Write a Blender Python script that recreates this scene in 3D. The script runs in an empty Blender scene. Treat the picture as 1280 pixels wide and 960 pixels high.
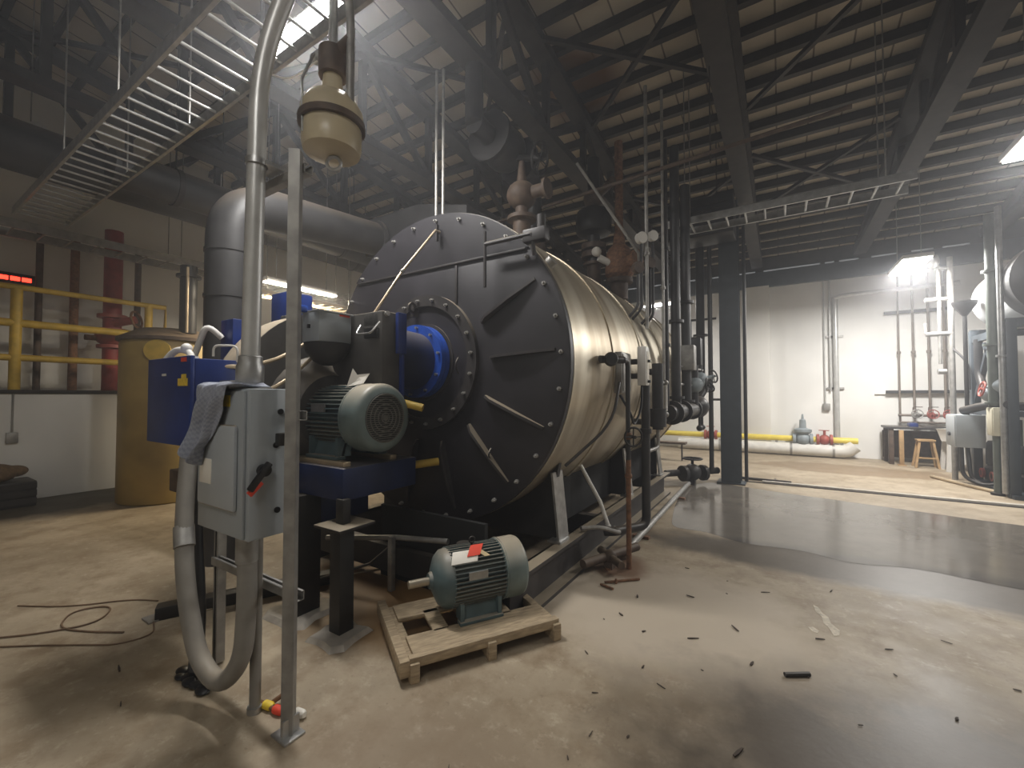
import bpy, bmesh, math, random
from mathutils import Vector, Matrix
random.seed(7)
S = bpy.context.scene
C = S.collection
PI = math.pi
V = Vector
# ------------------------------------------------------------------ camera, world, exposure
cam_d = bpy.data.cameras.new('camera'); cam = bpy.data.objects.new('camera', cam_d); C.objects.link(cam)
cam.location = (0, 0, 1.6)
cam.rotation_euler = (math.radians(91.5), 0, math.radians(32.3))
cam_d.sensor_width = 36; cam_d.lens = 36 * 530 / 1280
cam_d.clip_start = 0.05
S.camera = cam
S.view_settings.view_transform = 'Standard'; S.view_settings.look = 'None'
S.view_settings.gamma = 1; S.view_settings.use_curve_mapping = False
S.view_settings.exposure = 0.0
w = bpy.data.worlds.new('sky'); S.world = w; w.use_nodes = True
w.node_tree.nodes['Background'].inputs[0].default_value = (0.95, 0.98, 1, 1)
w.node_tree.nodes['Background'].inputs[1].default_value = 2.0
HAZE = 0.016                                                     # added air scatter standing in for a lens glare veil
_vs = w.node_tree.nodes.new('ShaderNodeVolumeScatter'); _vs.inputs['Density'].default_value = HAZE; _vs.inputs['Anisotropy'].default_value = .55
_vs.inputs['Color'].default_value = (.93, .95, 1, 1)
if HAZE: w.node_tree.links.new(_vs.outputs[0], w.node_tree.nodes['World Output'].inputs['Volume'])
# lamp power (W) by fixture
P_STRIP_TRAY, P_STRIP_WALL, P_BAY_FAR, P_STRIP_BOILER, P_BAY_NEAR, P_BEHIND = 108, 135, 330, 62, 80, 30
WARM = (1, 0.86, 0.64); COOL = (1.0, 0.975, 0.945)

# ------------------------------------------------------------------ materials
def newmat(name):
    m = bpy.data.materials.new(name); m.use_nodes = True
    nt = m.node_tree
    return m, nt, nt.nodes['Principled BSDF']
def mat(name, col, rough=0.5, metal=0.0, var=0.25, scale=6.0, bump=0.0, dust=None, dust_amt=0.5, stretch=None, col2=None):
    """painted / bare surface with uneven colour, optional dust lying on upward faces"""
    m, nt, b = newmat(name); N = nt.nodes; L = nt.links
    tc = N.new('ShaderNodeTexCoord'); src = tc.outputs['Object']
    if stretch:
        mp = N.new('ShaderNodeMapping'); mp.inputs['Scale'].default_value = stretch
        L.new(src, mp.inputs[0]); src = mp.outputs[0]
    n = N.new('ShaderNodeTexNoise'); n.inputs['Scale'].default_value = scale; n.inputs['Detail'].default_value = 6
    L.new(src, n.inputs['Vector'])
    r = N.new('ShaderNodeValToRGB')
    c2 = col2 if col2 else tuple(c * (1 - var) for c in col)
    c1 = col if col2 else tuple(min(1, c * (1 + var * .6)) for c in col)
    r.color_ramp.elements[0].position = .32; r.color_ramp.elements[1].position = .68
    r.color_ramp.elements[0].color = (*c2, 1); r.color_ramp.elements[1].color = (*c1, 1)
    L.new(n.outputs['Fac'], r.inputs[0]); out = r.outputs[0]
    if dust:
        g = N.new('ShaderNodeNewGeometry'); sx = N.new('ShaderNodeSeparateXYZ'); L.new(g.outputs['Normal'], sx.inputs[0])
        mr = N.new('ShaderNodeMapRange'); mr.inputs[1].default_value = .25; mr.inputs[2].default_value = .95
        mr.inputs[4].default_value = dust_amt; L.new(sx.outputs[2], mr.inputs[0])
        mx = N.new('ShaderNodeMix'); mx.data_type = 'RGBA'; L.new(mr.outputs[0], mx.inputs[0])
        L.new(out, mx.inputs[6]); mx.inputs[7].default_value = (*dust, 1); out = mx.outputs[2]
    L.new(out, b.inputs['Base Color'])
    b.inputs['Roughness'].default_value = rough; b.inputs['Metallic'].default_value = metal
    if bump:
        bp = N.new('ShaderNodeBump'); bp.inputs['Strength'].default_value = bump; bp.inputs['Distance'].default_value = .02
        L.new(n.outputs['Fac'], bp.inputs['Height']); L.new(bp.outputs[0], b.inputs['Normal'])
    return m
def emit(name, col, s):
    m, nt, b = newmat(name)
    b.inputs['Base Color'].default_value = (*col, 1); b.inputs['Emission Color'].default_value = (*col, 1)
    b.inputs['Emission Strength'].default_value = s
    return m
DUST = (0.30, 0.25, 0.18)
M = {}
M['steel_dark'] = mat('dark_steel', (0.030, 0.025, 0.022), .6, var=.4, dust=(.06, .05, .04))
M['steel_black'] = mat('black_steel', (0.022, 0.021, 0.021), .5, var=.35, dust=(.10, .085, .065))
M['head'] = mat('head_black_paint', (0.025, 0.023, 0.028), .45, var=.3, scale=3, bump=.05, dust=DUST, dust_amt=.8)
M['head_edge'] = mat('dusty_black_paint', (0.040, 0.036, 0.036), .5, var=.35, dust=DUST, dust_amt=.95)
M['galv'] = mat('galvanised_steel', (0.46, 0.46, 0.45), .38, .75, var=.2, scale=14)
M['galv_dull'] = mat('dull_galvanised', (0.34, 0.33, 0.31), .5, .5, var=.25, scale=12)
M['conduit'] = mat('conduit_paint', (0.58, 0.58, 0.56), .35, .35, var=.15, scale=9)
M['blue'] = mat('blue_paint', (0.012, 0.035, 0.190), .38, var=.3, scale=4, dust=(.10, .12, .22), dust_amt=.5)
M['blue_dark'] = mat('dark_blue_paint', (0.010, 0.022, 0.085), .45, var=.35, scale=4, dust=(.16, .14, .12), dust_amt=.7)
M['blue_flange'] = mat('bright_blue_paint', (0.015, 0.075, 0.42), .38, var=.25, scale=6)
M['grey_box'] = mat('grey_enclosure', (0.34, 0.37, 0.39), .42, var=.10, scale=3)
M['grey_panel'] = mat('grey_enclosure_lid', (0.42, 0.45, 0.47), .4, var=.08, scale=3, dust=(.5, .42, .32), dust_amt=.9)
M['fan'] = mat('fan_grey', (0.075, 0.072, 0.068), .55, var=.3, scale=5, dust=(.42, .34, .24), dust_amt=.5)
M['fan_wrap'] = mat('fan_dusty_wrap', (0.36, 0.30, 0.22), .7, var=.25, scale=7, dust=(.5, .42, .31))
M['motor'] = mat('motor_teal', (0.085, 0.130, 0.140), .45, var=.3, scale=5, dust=(.33, .28, .21), dust_amt=.75)
M['motor_cover'] = mat('motor_cover_teal', (0.150, 0.195, 0.190), .45, var=.25, scale=5, dust=(.42, .36, .27), dust_amt=.9)
M['grille'] = mat('grille_dusty', (0.13, 0.125, 0.105), .6, var=.3, scale=20)
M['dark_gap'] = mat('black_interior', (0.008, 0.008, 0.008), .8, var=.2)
M['shaft'] = mat('bare_shaft', (0.52, 0.46, 0.36), .35, .7, var=.2)
M['wood'] = mat('pallet_wood', (0.40, 0.31, 0.20), .8, var=.35, scale=10, bump=.2, stretch=(1, 6, 6))
M['wood2'] = mat('bench_wood', (0.42, 0.27, 0.13), .7, var=.25, scale=8)
M['grout'] = mat('grout', (0.50, 0.46, 0.40), .85, var=.2, scale=12, bump=.3)
M['yellow'] = mat('yellow_paint', (0.62, 0.42, 0.06), .45, var=.25, scale=6)
M['gas_yellow'] = mat('gas_yellow', (0.78, 0.62, 0.10), .45, var=.1)
M['ochre'] = mat('ochre_tank_paint', (0.36, 0.25, 0.075), .5, var=.25, scale=2)
M['red'] = mat('red_pipe_paint', (0.30, 0.035, 0.03), .5, var=.3)
M['valve_red'] = mat('red_valve_paint', (0.35, 0.08, 0.06), .5, var=.3)
M['rust'] = mat('rusty_pipe', (0.21, 0.105, 0.055), .8, var=.45, scale=25)
M['brown_pipe'] = mat('brown_iron', (0.09, 0.06, 0.042), .65, var=.4, scale=12, dust=(.2, .15, .1))
M['tan_pipe'] = mat('tan_grey_pipe', (0.20, 0.165, 0.135), .6, var=.25)
M['pipe_dark'] = mat('dark_pipe', (0.040, 0.040, 0.042), .45, var=.3, dust=(.16, .13, .10))
M['duct'] = mat('black_duct', (0.040, 0.039, 0.040), .5, var=.3, scale=4, dust=(.22, .18, .14), dust_amt=.6)
M['white_wall'] = mat('white_wall_paint', (0.80, 0.785, 0.74), .7, var=.06, scale=1.2)
M['white'] = mat('white_plastic', (0.72, 0.70, 0.66), .45, var=.08)
M['insul'] = mat('pipe_jacket_white', (0.72, 0.70, 0.65), .6, var=.12)
M['tank_grey'] = mat('tank_pale_grey', (0.50, 0.52, 0.53), .5, var=.12, scale=2, dust=(.42, .34, .24), dust_amt=.85)
M['green'] = mat('grey_green_paint', (0.10, 0.115, 0.10), .5, var=.2)
M['column'] = mat('column_blue_grey', (0.055, 0.068, 0.080), .45, var=.2, scale=4)
M['canister'] = mat('canister_beige', (0.52, 0.44, 0.29), .35, var=.15, scale=5)
M['paper'] = mat('paper', (0.78, 0.74, 0.66), .8, var=.05)
M['tag_red'] = mat('red_tag', (0.75, 0.07, 0.035), .6, var=.1)
M['tag_tan'] = mat('manila_tag', (0.62, 0.50, 0.28), .7, var=.1)
M['sticker'] = mat('yellow_sticker', (0.80, 0.58, 0.05), .5, var=.15, scale=40)
M['black'] = mat('black_plastic', (0.012, 0.012, 0.013), .35, var=.2)
M['wire'] = mat('brown_wire', (0.16, 0.10, 0.06), .6, var=.3)
M['splinter'] = mat('dark_splinter', (0.060, 0.042, 0.030), .8, var=.4, scale=20)
M['smear'] = mat('dried_paint', (0.60, 0.54, 0.44), .8, var=.3, scale=30)
M['sack'] = mat('burlap', (0.20, 0.13, 0.07), .9, var=.3, scale=20)
M['copper'] = mat('copper_tube', (0.50, 0.40, 0.27), .4, .5, var=.2)
M['cream'] = mat('cream_box', (0.60, 0.57, 0.44), .5, var=.1)
M['flex'] = mat('flexible_conduit', (0.25, 0.235, 0.21), .55, var=.15, scale=10, dust=(.35, .30, .23), dust_amt=.8)
M['teal_valve'] = mat('regulator_grey', (0.28, 0.32, 0.34), .5, var=.2)
M['lamp'] = emit('lamp_diffuser', (1, 0.97, 0.92), 26)
M['lamp_warm'] = emit('lamp_tube_warm', (1, 0.93, 0.80), 10)
M['daylight'] = emit('daylight_strip', (.95, .98, 1), 3.0)
M['led'] = emit('red_led', (1, 0.03, 0.015), 6)

def concrete(name, wet=0.0):
    m, nt, b = newmat(name); N = nt.nodes; L = nt.links
    g = N.new('ShaderNodeNewGeometry'); pos = g.outputs['Position']
    def noise(sc, det=6, rough=.6):
        n = N.new('ShaderNodeTexNoise'); n.inputs['Scale'].default_value = sc; n.inputs['Detail'].default_value = det
        n.inputs['Roughness'].default_value = rough; L.new(pos, n.inputs['Vector']); return n.outputs['Fac']
    def ramp(f, p0, p1, c0=(0, 0, 0), c1=(1, 1, 1)):
        r = N.new('ShaderNodeValToRGB'); e = r.color_ramp.elements
        e[0].position, e[1].position = p0, p1; e[0].color = (*c0, 1); e[1].color = (*c1, 1); L.new(f, r.inputs[0]); return r.outputs[0]
    def mix(f, a, c, mode='MIX'):
        x = N.new('ShaderNodeMix'); x.data_type = 'RGBA'; x.blend_type = mode
        for i, s in ((0, f), (6, a), (7, c)):
            if isinstance(s, (int, float)): x.inputs[i].default_value = s
            elif isinstance(s, tuple): x.inputs[i].default_value = (*s, 1)
            else: L.new(s, x.inputs[i])
        return x.outputs[2]
    def patch(cx, cy, rx, ry, soft=.6):
        """mask of one stain, pale area or painted shadow on the slab, ragged edge"""
        mp = N.new('ShaderNodeMapping'); mp.inputs['Location'].default_value = (-cx / rx, -cy / ry, 0); mp.inputs['Scale'].default_value = (1 / rx, 1 / ry, 0)
        L.new(pos, mp.inputs[0]); ln = N.new('ShaderNodeVectorMath'); ln.operation = 'LENGTH'; L.new(mp.outputs[0], ln.inputs[0])
        ad = N.new('ShaderNodeMath'); ad.operation = 'MULTIPLY_ADD'; L.new(noise(2.2), ad.inputs[0]); ad.inputs[1].default_value = 1.0
        L.new(ln.outputs['Value'], ad.inputs[2])
        mr = N.new('ShaderNodeMapRange'); mr.inputs[1].default_value = 1.72; mr.inputs[2].default_value = 1.72 - soft * .8
        L.new(ad.outputs[0], mr.inputs[0]); return mr.outputs[0]
    col = ramp(noise(.9), .35, .68, (.27, .215, .145), (.44, .365, .265))
    col = mix(ramp(noise(3.5, 8, .7), .46, .66), col, (.24, .18, .115))
    col = mix(ramp(noise(9, 9, .78), .54, .70), col, (.47, .40, .30))
    col = mix(ramp(noise(26, 6, .8), .58, .72), col, (.17, .125, .08))
    col = mix(patch(-2.7, 2.5, .95, .75), col, (.23, .125, .04))           # rust under the burner
    col = mix(patch(-.75, 3.3, 1.0, .8), col, (.48, .41, .32))              # paler area of the slab
    pm = N.new('ShaderNodeMath'); pm.operation = 'MULTIPLY'; pm.inputs[1].default_value = .4; L.new(patch(-1.1, 1.3, .9, .45, .7), pm.inputs[0])
    col = mix(pm.outputs[0], col, (.22, .155, .10))
    col = mix(patch(-9.4, 1.2, .9, 3.2, .3), col, (.09, .075, .05))         # shadow strip along the low wall, painted in
    col = mix(patch(1.2, 11.6, 1.5, .65, .2), col, (.22, .16, .10))         # damp mark by the far wall
    col = mix(patch(-1.35, 3.95, .32, .28), col, (.19, .115, .07))
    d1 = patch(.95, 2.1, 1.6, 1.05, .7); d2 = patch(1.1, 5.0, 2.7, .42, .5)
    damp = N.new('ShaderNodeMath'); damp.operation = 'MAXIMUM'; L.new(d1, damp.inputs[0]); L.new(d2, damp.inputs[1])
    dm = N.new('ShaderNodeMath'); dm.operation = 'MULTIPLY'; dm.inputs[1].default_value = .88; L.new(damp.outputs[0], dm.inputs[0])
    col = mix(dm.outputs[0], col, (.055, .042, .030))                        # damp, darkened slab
    if wet: col = mix(wet, col, (.12, .113, .105))
    L.new(col, b.inputs['Base Color'])
    if wet: rr = ramp(noise(2), .35, .75, (.07,) * 3, (.26,) * 3)
    else: rr = mix(dm.outputs[0], ramp(noise(2.3), .3, .7, (.46, .46, .46), (.66, .66, .66)), (.42, .42, .42))
    L.new(rr, b.inputs['Roughness'])
    bp = N.new('ShaderNodeBump'); bp.inputs['Strength'].default_value = .12 if not wet else .02; bp.inputs['Distance'].default_value = .02
    L.new(noise(9, 10, .7), bp.inputs['Height']); L.new(bp.outputs[0], b.inputs['Normal'])
    return m
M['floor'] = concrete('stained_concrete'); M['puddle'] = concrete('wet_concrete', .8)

def deck_mat():
    m, nt, b = newmat('white_roof_deck'); N = nt.nodes; L = nt.links
    g = N.new('ShaderNodeNewGeometry'); sx = N.new('ShaderNodeSeparateXYZ'); L.new(g.outputs['Position'], sx.inputs[0])
    n = N.new('ShaderNodeTexNoise'); n.inputs['Scale'].default_value = .8; n.inputs['Detail'].default_value = 5; L.new(g.outputs['Position'], n.inputs['Vector'])
    r = N.new('ShaderNodeValToRGB'); e = r.color_ramp.elements
    e[0].position, e[1].position = .3, .7; e[0].color = (.55, .49, .40, 1); e[1].color = (.72, .66, .55, 1); L.new(n.outputs['Fac'], r.inputs[0])
    # lap seams between the sheets
    mu = N.new('ShaderNodeMath'); mu.operation = 'MULTIPLY'; mu.inputs[1].default_value = 1 / .45; L.new(sx.outputs[0], mu.inputs[0])
    fr = N.new('ShaderNodeMath'); fr.operation = 'FRACT'; L.new(mu.outputs[0], fr.inputs[0])
    lt = N.new('ShaderNodeMath'); lt.operation = 'LESS_THAN'; lt.inputs[1].default_value = .05; L.new(fr.outputs[0], lt.inputs[0])
    mx = N.new('ShaderNodeMix'); mx.data_type = 'RGBA'; L.new(lt.outputs[0], mx.inputs[0]); L.new(r.outputs[0], mx.inputs[6]); mx.inputs[7].default_value = (.20, .17, .13, 1)
    # rust-brown stain over the boiler
    mp = N.new('ShaderNodeMapping'); mp.inputs['Location'].default_value = (2.7, -6.1, 0); mp.inputs['Scale'].default_value = (1, 1, 0)
    L.new(g.outputs['Position'], mp.inputs[0]); ln = N.new('ShaderNodeVectorMath'); ln.operation = 'LENGTH'; L.new(mp.outputs[0], ln.inputs[0])
    mr = N.new('ShaderNodeMapRange'); mr.inputs[1].default_value = 1.0; mr.inputs[2].default_value = .5; L.new(ln.outputs['Value'], mr.inputs[0])
    m2 = N.new('ShaderNodeMix'); m2.data_type = 'RGBA'; L.new(mr.outputs[0], m2.inputs[0]); L.new(mx.outputs[2], m2.inputs[6]); m2.inputs[7].default_value = (.20, .10, .03, 1)
    L.new(m2.outputs[2], b.inputs['Base Color']); b.inputs['Roughness'].default_value = .55
    return m
M['deck'] = deck_mat()

def jacket_mat():
    m, nt, b = newmat('aluminium_jacket'); N = nt.nodes; L = nt.links
    g = N.new('ShaderNodeNewGeometry')
    def nz(scale_vec, sc, det=6):
        mp = N.new('ShaderNodeMapping'); mp.inputs['Scale'].default_value = scale_vec; L.new(g.outputs['Position'], mp.inputs[0])
        n = N.new('ShaderNodeTexNoise'); n.inputs['Scale'].default_value = sc; n.inputs['Detail'].default_value = det; L.new(mp.outputs[0], n.inputs['Vector']); return n.outputs['Fac']
    r = N.new('ShaderNodeValToRGB'); e = r.color_ramp.elements
    e[0].position, e[1].position = .35, .65; e[0].color = (.40, .33, .23, 1); e[1].color = (.66, .60, .48, 1)
    L.new(nz((.5, 2.2, .25), 2.2), r.inputs[0]); L.new(r.outputs[0], b.inputs['Base Color'])
    b.inputs['Metallic'].default_value = .75
    r2 = N.new('ShaderNodeMapRange'); r2.inputs[3].default_value = .32; r2.inputs[4].default_value = .5; L.new(nz((.5, 6, .5), 2), r2.inputs[0])
    L.new(r2.outputs[0], b.inputs['Roughness'])
    bp = N.new('ShaderNodeBump'); bp.inputs['Strength'].default_value = .10; bp.inputs['Distance'].default_value = .02
    L.new(nz((.2, 1.6, .2), 2, 2), bp.inputs['Height']); L.new(bp.outputs[0], b.inputs['Normal'])
    return m
M['jacket'] = jacket_mat()
def block_mat():
    m = mat('painted_block', (.82, .81, .78), .7, var=.07, scale=1.2); nt = m.node_tree; N = nt.nodes; L = nt.links
    tc = N.new('ShaderNodeTexCoord'); mp = N.new('ShaderNodeMapping'); mp.inputs['Rotation'].default_value = (PI / 2, 0, 0); L.new(tc.outputs['Object'], mp.inputs[0])
    br = N.new('ShaderNodeTexBrick'); br.inputs['Scale'].default_value = 1; br.inputs['Brick Width'].default_value = .8; br.inputs['Row Height'].default_value = .4
    br.inputs['Mortar Size'].default_value = .006; L.new(mp.outputs[0], br.inputs['Vector'])
    bp = N.new('ShaderNodeBump'); bp.invert = True; bp.inputs['Strength'].default_value = .25; bp.inputs['Distance'].default_value = .01; L.new(br.outputs['Fac'], bp.inputs['Height'])
    L.new(bp.outputs[0], nt.nodes['Principled BSDF'].inputs['Normal']); return m
M['block'] = block_mat()
def cloth_mat():
    m, nt, b = newmat('plaid_cloth'); N = nt.nodes; L = nt.links
    tc = N.new('ShaderNodeTexCoord'); mp = N.new('ShaderNodeMapping'); mp.inputs['Scale'].default_value = (30, 30, 30); L.new(tc.outputs['UV'], mp.inputs[0])
    ck = N.new('ShaderNodeTexChecker'); ck.inputs['Scale'].default_value = .8
    ck.inputs['Color1'].default_value = (.27, .30, .37, 1); ck.inputs['Color2'].default_value = (.15, .17, .23, 1); L.new(mp.outputs[0], ck.inputs[0])
    n = N.new('ShaderNodeTexNoise'); n.inputs['Scale'].default_value = 25; L.new(tc.outputs['Object'], n.inputs['Vector'])
    mx = N.new('ShaderNodeMix'); mx.data_type = 'RGBA'; L.new(n.outputs['Fac'], mx.inputs[0]); L.new(ck.outputs[0], mx.inputs[6]); mx.inputs[7].default_value = (.38, .40, .46, 1)
    L.new(mx.outputs[2], b.inputs['Base Color']); b.inputs['Roughness'].default_value = .9; return m
M['cloth'] = cloth_mat()

# ------------------------------------------------------------------ mesh helpers
OFF = {}
def frame(d):
    d = V(d).normalized(); a = V((0, 0, 1)) if abs(d.z) < .9 else V((1, 0, 0))
    x = d.cross(a).normalized(); y = d.cross(x).normalized(); return x, y, d
def fillet(pts, r, n=5):
    pts = [V(p) for p in pts]; out = [pts[0]]
    for a, b, c in zip(pts, pts[1:], pts[2:]):
        u = a - b; v = c - b; k = min(r, u.length * .49, v.length * .49)
        p = b + u.normalized() * k; q = b + v.normalized() * k
        for i in range(n + 1):
            t = i / n; out.append(p * (1 - t) ** 2 + b * 2 * t * (1 - t) + q * t * t)
    out.append(pts[-1]); return out
class MB:
    def __init__(s): s.bm = bmesh.new()
    def _add(s, vs, fs):
        v = [s.bm.verts.new(p) for p in vs]
        for f in fs:
            try: s.bm.faces.new([v[i] for i in f])
            except ValueError: pass
        return s
    def box(s, x0, x1, y0, y1, z0, z1, bev=0.0, mtx=None):
        b = bmesh.new(); bmesh.ops.create_cube(b, size=1)
        for v in b.verts: v.co = V(((x0 + x1) / 2 + v.co.x * (x1 - x0), (y0 + y1) / 2 + v.co.y * (y1 - y0), (z0 + z1) / 2 + v.co.z * (z1 - z0)))
        if bev: bmesh.ops.bevel(b, geom=b.edges[:], offset=bev, segments=2, affect='EDGES', profile=.5)
        if mtx is not None: bmesh.ops.transform(b, matrix=mtx, verts=b.verts[:])
        me = bpy.data.meshes.new('t'); b.to_mesh(me); b.free(); s.bm.from_mesh(me); bpy.data.meshes.remove(me); return s
    def bar(s, p0, p1, w, h, up=(0, 0, 1), bev=0.0):
        p0, p1 = V(p0), V(p1); d = (p1 - p0); L = d.length; d.normalize(); up = V(up)
        if abs(d.dot(up)) > .95: up = V((0, 1, 0))
        x = up.cross(d).normalized(); z = d.cross(x)
        m = Matrix((( x.x, d.x, z.x, (p0.x + p1.x) / 2), (x.y, d.y, z.y, (p0.y + p1.y) / 2), (x.z, d.z, z.z, (p0.z + p1.z) / 2), (0, 0, 0, 1)))
        return s.box(-w / 2, w / 2, -L / 2, L / 2, -h / 2, h / 2, bev, m)
    def tube(s, pts, r, n=12, caps=True):
        pts = [V(p) for p in pts]; rs = r if isinstance(r, (list, tuple)) else [r] * len(pts)
        vs, fs = [], []; x = None
        for i, p in enumerate(pts):
            d = (pts[min(i + 1, len(pts) - 1)] - pts[max(i - 1, 0)])
            if d.length < 1e-9: d = V((0, 0, 1))
            d.normalize()
            if x is None: x, y, _ = frame(d)
            else:
                x = (x - d * x.dot(d)); x = x.normalized() if x.length > 1e-6 else frame(d)[0]
            y = d.cross(x)
            for k in range(n):
                a = 2 * PI * k / n; vs.append(p + (x * math.cos(a) + y * math.sin(a)) * rs[i])
        for i in range(len(pts) - 1):
            for k in range(n):
                a = i * n + k; b = i * n + (k + 1) % n; fs.append((a, b, b + n, a + n))
        if caps: fs.append(tuple(range(n))[::-1]); fs.append(tuple((len(pts) - 1) * n + k for k in range(n)))
        return s._add(vs, fs)
    def cyl(s, p0, p1, r, r2=None, n=20): return s.tube([p0, p1], [r, r if r2 is None else r2], n)
    def lathe(s, prof, o, axis, n=32, closed=False):
        """prof: list of (radius, height along axis)"""
        x, y, d = frame(axis); o = V(o); vs, fs = [], []
        for r, h in prof:
            for k in range(n):
                a = 2 * PI * k / n; vs.append(o + d * h + (x * math.cos(a) + y * math.sin(a)) * max(r, 1e-4))
        m = len(prof)
        for i in range(m if closed else m - 1):
            for k in range(n):
                j = (i + 1) % m
                fs.append((i * n + k, i * n + (k + 1) % n, j * n + (k + 1) % n, j * n + k))
        if not closed:
            fs.append(tuple(range(n))[::-1]); fs.append(tuple((m - 1) * n + k for k in range(n)))
        return s._add(vs, fs)
    def ring(s, c, axis, r0, r1, h, n=40):
        return s.lathe([(r0, 0), (r1, 0), (r1, h), (r0, h)], c, axis, n, closed=True)
    def torus(s, c, axis, R, r, n=24, m=8):
        return s.lathe([(R + r * math.cos(2 * PI * i / m), r * math.sin(2 * PI * i / m)) for i in range(m)], c, axis, n, closed=True)
    def ball(s, c, r, sc=(1, 1, 1)):
        b = bmesh.new(); bmesh.ops.create_uvsphere(b, u_segments=18, v_segments=10, radius=r)
        for v in b.verts: v.co = V((v.co.x * sc[0], v.co.y * sc[1], v.co.z * sc[2])) + V(c)
        me = bpy.data.meshes.new('t'); b.to_mesh(me); b.free(); s.bm.from_mesh(me); bpy.data.meshes.remove(me); return s
    def prism(s, pts, axis_vec):
        """closed polygon (3-D points) pushed along axis_vec"""
        pts = [V(p) for p in pts]; a = V(axis_vec); n = len(pts)
        return s._add(pts + [p + a for p in pts], [tuple(range(n))[::-1], tuple(range(n, 2 * n))] + [(i, (i + 1) % n, n + (i + 1) % n, n + i) for i in range(n)])
    def build(s, name, m, parent=None, smooth=True, kind=None):
        bmesh.ops.recalc_face_normals(s.bm, faces=s.bm.faces[:])
        me = bpy.data.meshes.new(name); s.bm.to_mesh(me); s.bm.free()
        me.materials.append(M[m] if isinstance(m, str) else m)
        o = bpy.data.objects.new(name, me); C.objects.link(o)
        if parent is not None:
            o.parent = parent
            r = parent
            while r.parent: r = r.parent
            off = OFF.get(r.name)
            if off is not None: me.transform(Matrix.Translation(-off))
        if smooth:
            me.polygons.foreach_set('use_smooth', [True] * len(me.polygons)); me.set_sharp_from_angle(angle=math.radians(38))
        if kind: o['kind'] = kind
        return o
def tag(o, label, cat, group=None):
    o['label'] = label; o['category'] = cat
    if group: o['group'] = group
    return o
def thing(name, label, cat, loc=(0, 0, 0), group=None, local=False, rz=0):
    """Empty at the thing's base; parts are given in room coordinates unless local"""
    o = bpy.data.objects.new(name, None); C.objects.link(o); o.location = loc; o.rotation_euler = (0, 0, rz); o.empty_display_size = .1
    if not local: OFF[o.name] = V(loc)
    return tag(o, label, cat, group)
def part(src, parent, loc, rot=(0, 0, 0), name=None):
    c = src.copy(); C.objects.link(c); c.parent = parent; c.location = loc; c.rotation_euler = rot; return c
def copy_tree(o, parent=None):
    c = o.copy(); C.objects.link(c); c.parent = parent
    for ch in list(o.children): copy_tree(ch, c)
    return c
def struct(mb, name, m): return mb.build(name, m, None, kind='structure')
def area(name, loc, sx, sy, power, col, parent=None, rot=(0, 0, 0)):
    d = bpy.data.lights.new(name, 'AREA'); d.shape = 'RECTANGLE'; d.size = sx; d.size_y = sy; d.energy = power; d.color = col
    o = bpy.data.objects.new(name, d); C.objects.link(o); o.rotation_euler = rot
    if parent is not None: o.parent = parent; o.location = V(loc) - parent.location
    else: o.location = loc
    return o

# ------------------------------------------------------------------ the room
XL, XR, YB, YF = -11.0, 7.0, -3.5, 13.85
SL = .13
def roof_z(y): return 5.5 + SL * (YF - y)
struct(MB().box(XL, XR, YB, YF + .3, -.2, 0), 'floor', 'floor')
struct(MB().box(XL, XR, YF, YF + .25, 0, 5.06), 'wall_far', 'block')
struct(MB().box(XL - .2, XL, YB, YF + .25, 0, 8), 'wall_left', 'white_wall')
struct(MB().box(XR, XR + .2, YB, YF + .25, 0, 8), 'wall_right', 'white_wall')
struct(MB().box(XL, XR, YB - .2, YB, 0, 8), 'wall_back', 'white_wall')
struct(MB().prism([(XL - .2, YB - .2, roof_z(YB - .2)), (XL - .2, YF + .3, roof_z(YF + .3)), (XL - .2, YF + .3, roof_z(YF + .3) + .06), (XL - .2, YB - .2, roof_z(YB - .2) + .06)], (XR - XL + .4, 0, 0)), 'ceiling', 'deck')
# fascia above the daylight gap, with closure blocks in the gap
struct(MB().box(XL, XR, YF, YF + .2, 5.12, roof_z(YF + .1)), 'trim_fascia', 'steel_dark')
struct(MB().box(XL, XR, YF + .21, YF + .23, 5.05, 5.13), 'window_1', 'daylight')
for x0, x1 in [(-11, -6.0), (-5.7, -5.5), (-5.0, -4.4), (-3.9, -3.5), (-3.15, -2.9), (-2.55, -2.35), (-1.95, -1.7), (-1.2, -1.05), (-.55, -.35), (.95, 1.05), (1.25, 1.35), (1.75, 2.0), (2.5, 2.75), (3.15, 3.3), (3.75, 4.6), (5.2, 5.8), (6.3, 7)]:
    struct(MB().box(x0, x1, YF, YF + .2, 5.06, 5.12), 'trim_eave_block', 'steel_dark')
struct(MB().box(-10.9, 6.9, YF - .14, YF, 4.62, 5.05, .01), 'trim_eave_beam', 'column')
struct(MB().box(-.78, -.22, YF - .3, YF, 0, 4.62, .01), 'trim_pilaster', 'white_wall')
struct(MB().box(2.0, 6.9, YF - .05, YF, 1.62, 1.645), 'trim_wall_joint', 'white_wall')
# low wall with a ledge, at the left
struct(MB().box(-9.95, -9.75, -3.4, 2.75, 0, 1.62, .01), 'wall_low', 'white_wall')
struct(MB().box(-10.95, -9.72, -3.4, 2.78, 1.62, 1.68, .005), 'trim_ledge', 'steel_dark')
# curb at the drain line
struct(MB().box(-.3, 6.9, 9.02, 9.10, 0, .035, .008), 'trim_curb', 'grout')
struct(MB().box(-.6, 6.9, 8.96, 9.02, 0, .012), 'trim_drain_slot', 'steel_dark')
# purlins
y = -3.1
while y < 13.7:
    z = roof_z(y)
    struct(MB().bar((XL + .02, y, z - .085), (XR - .02, y, z - .085), .08, .15, up=(0, SL, 1)), 'roof_purlin', 'brown_pipe' if False else 'steel_dark')
    y += .47

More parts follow.
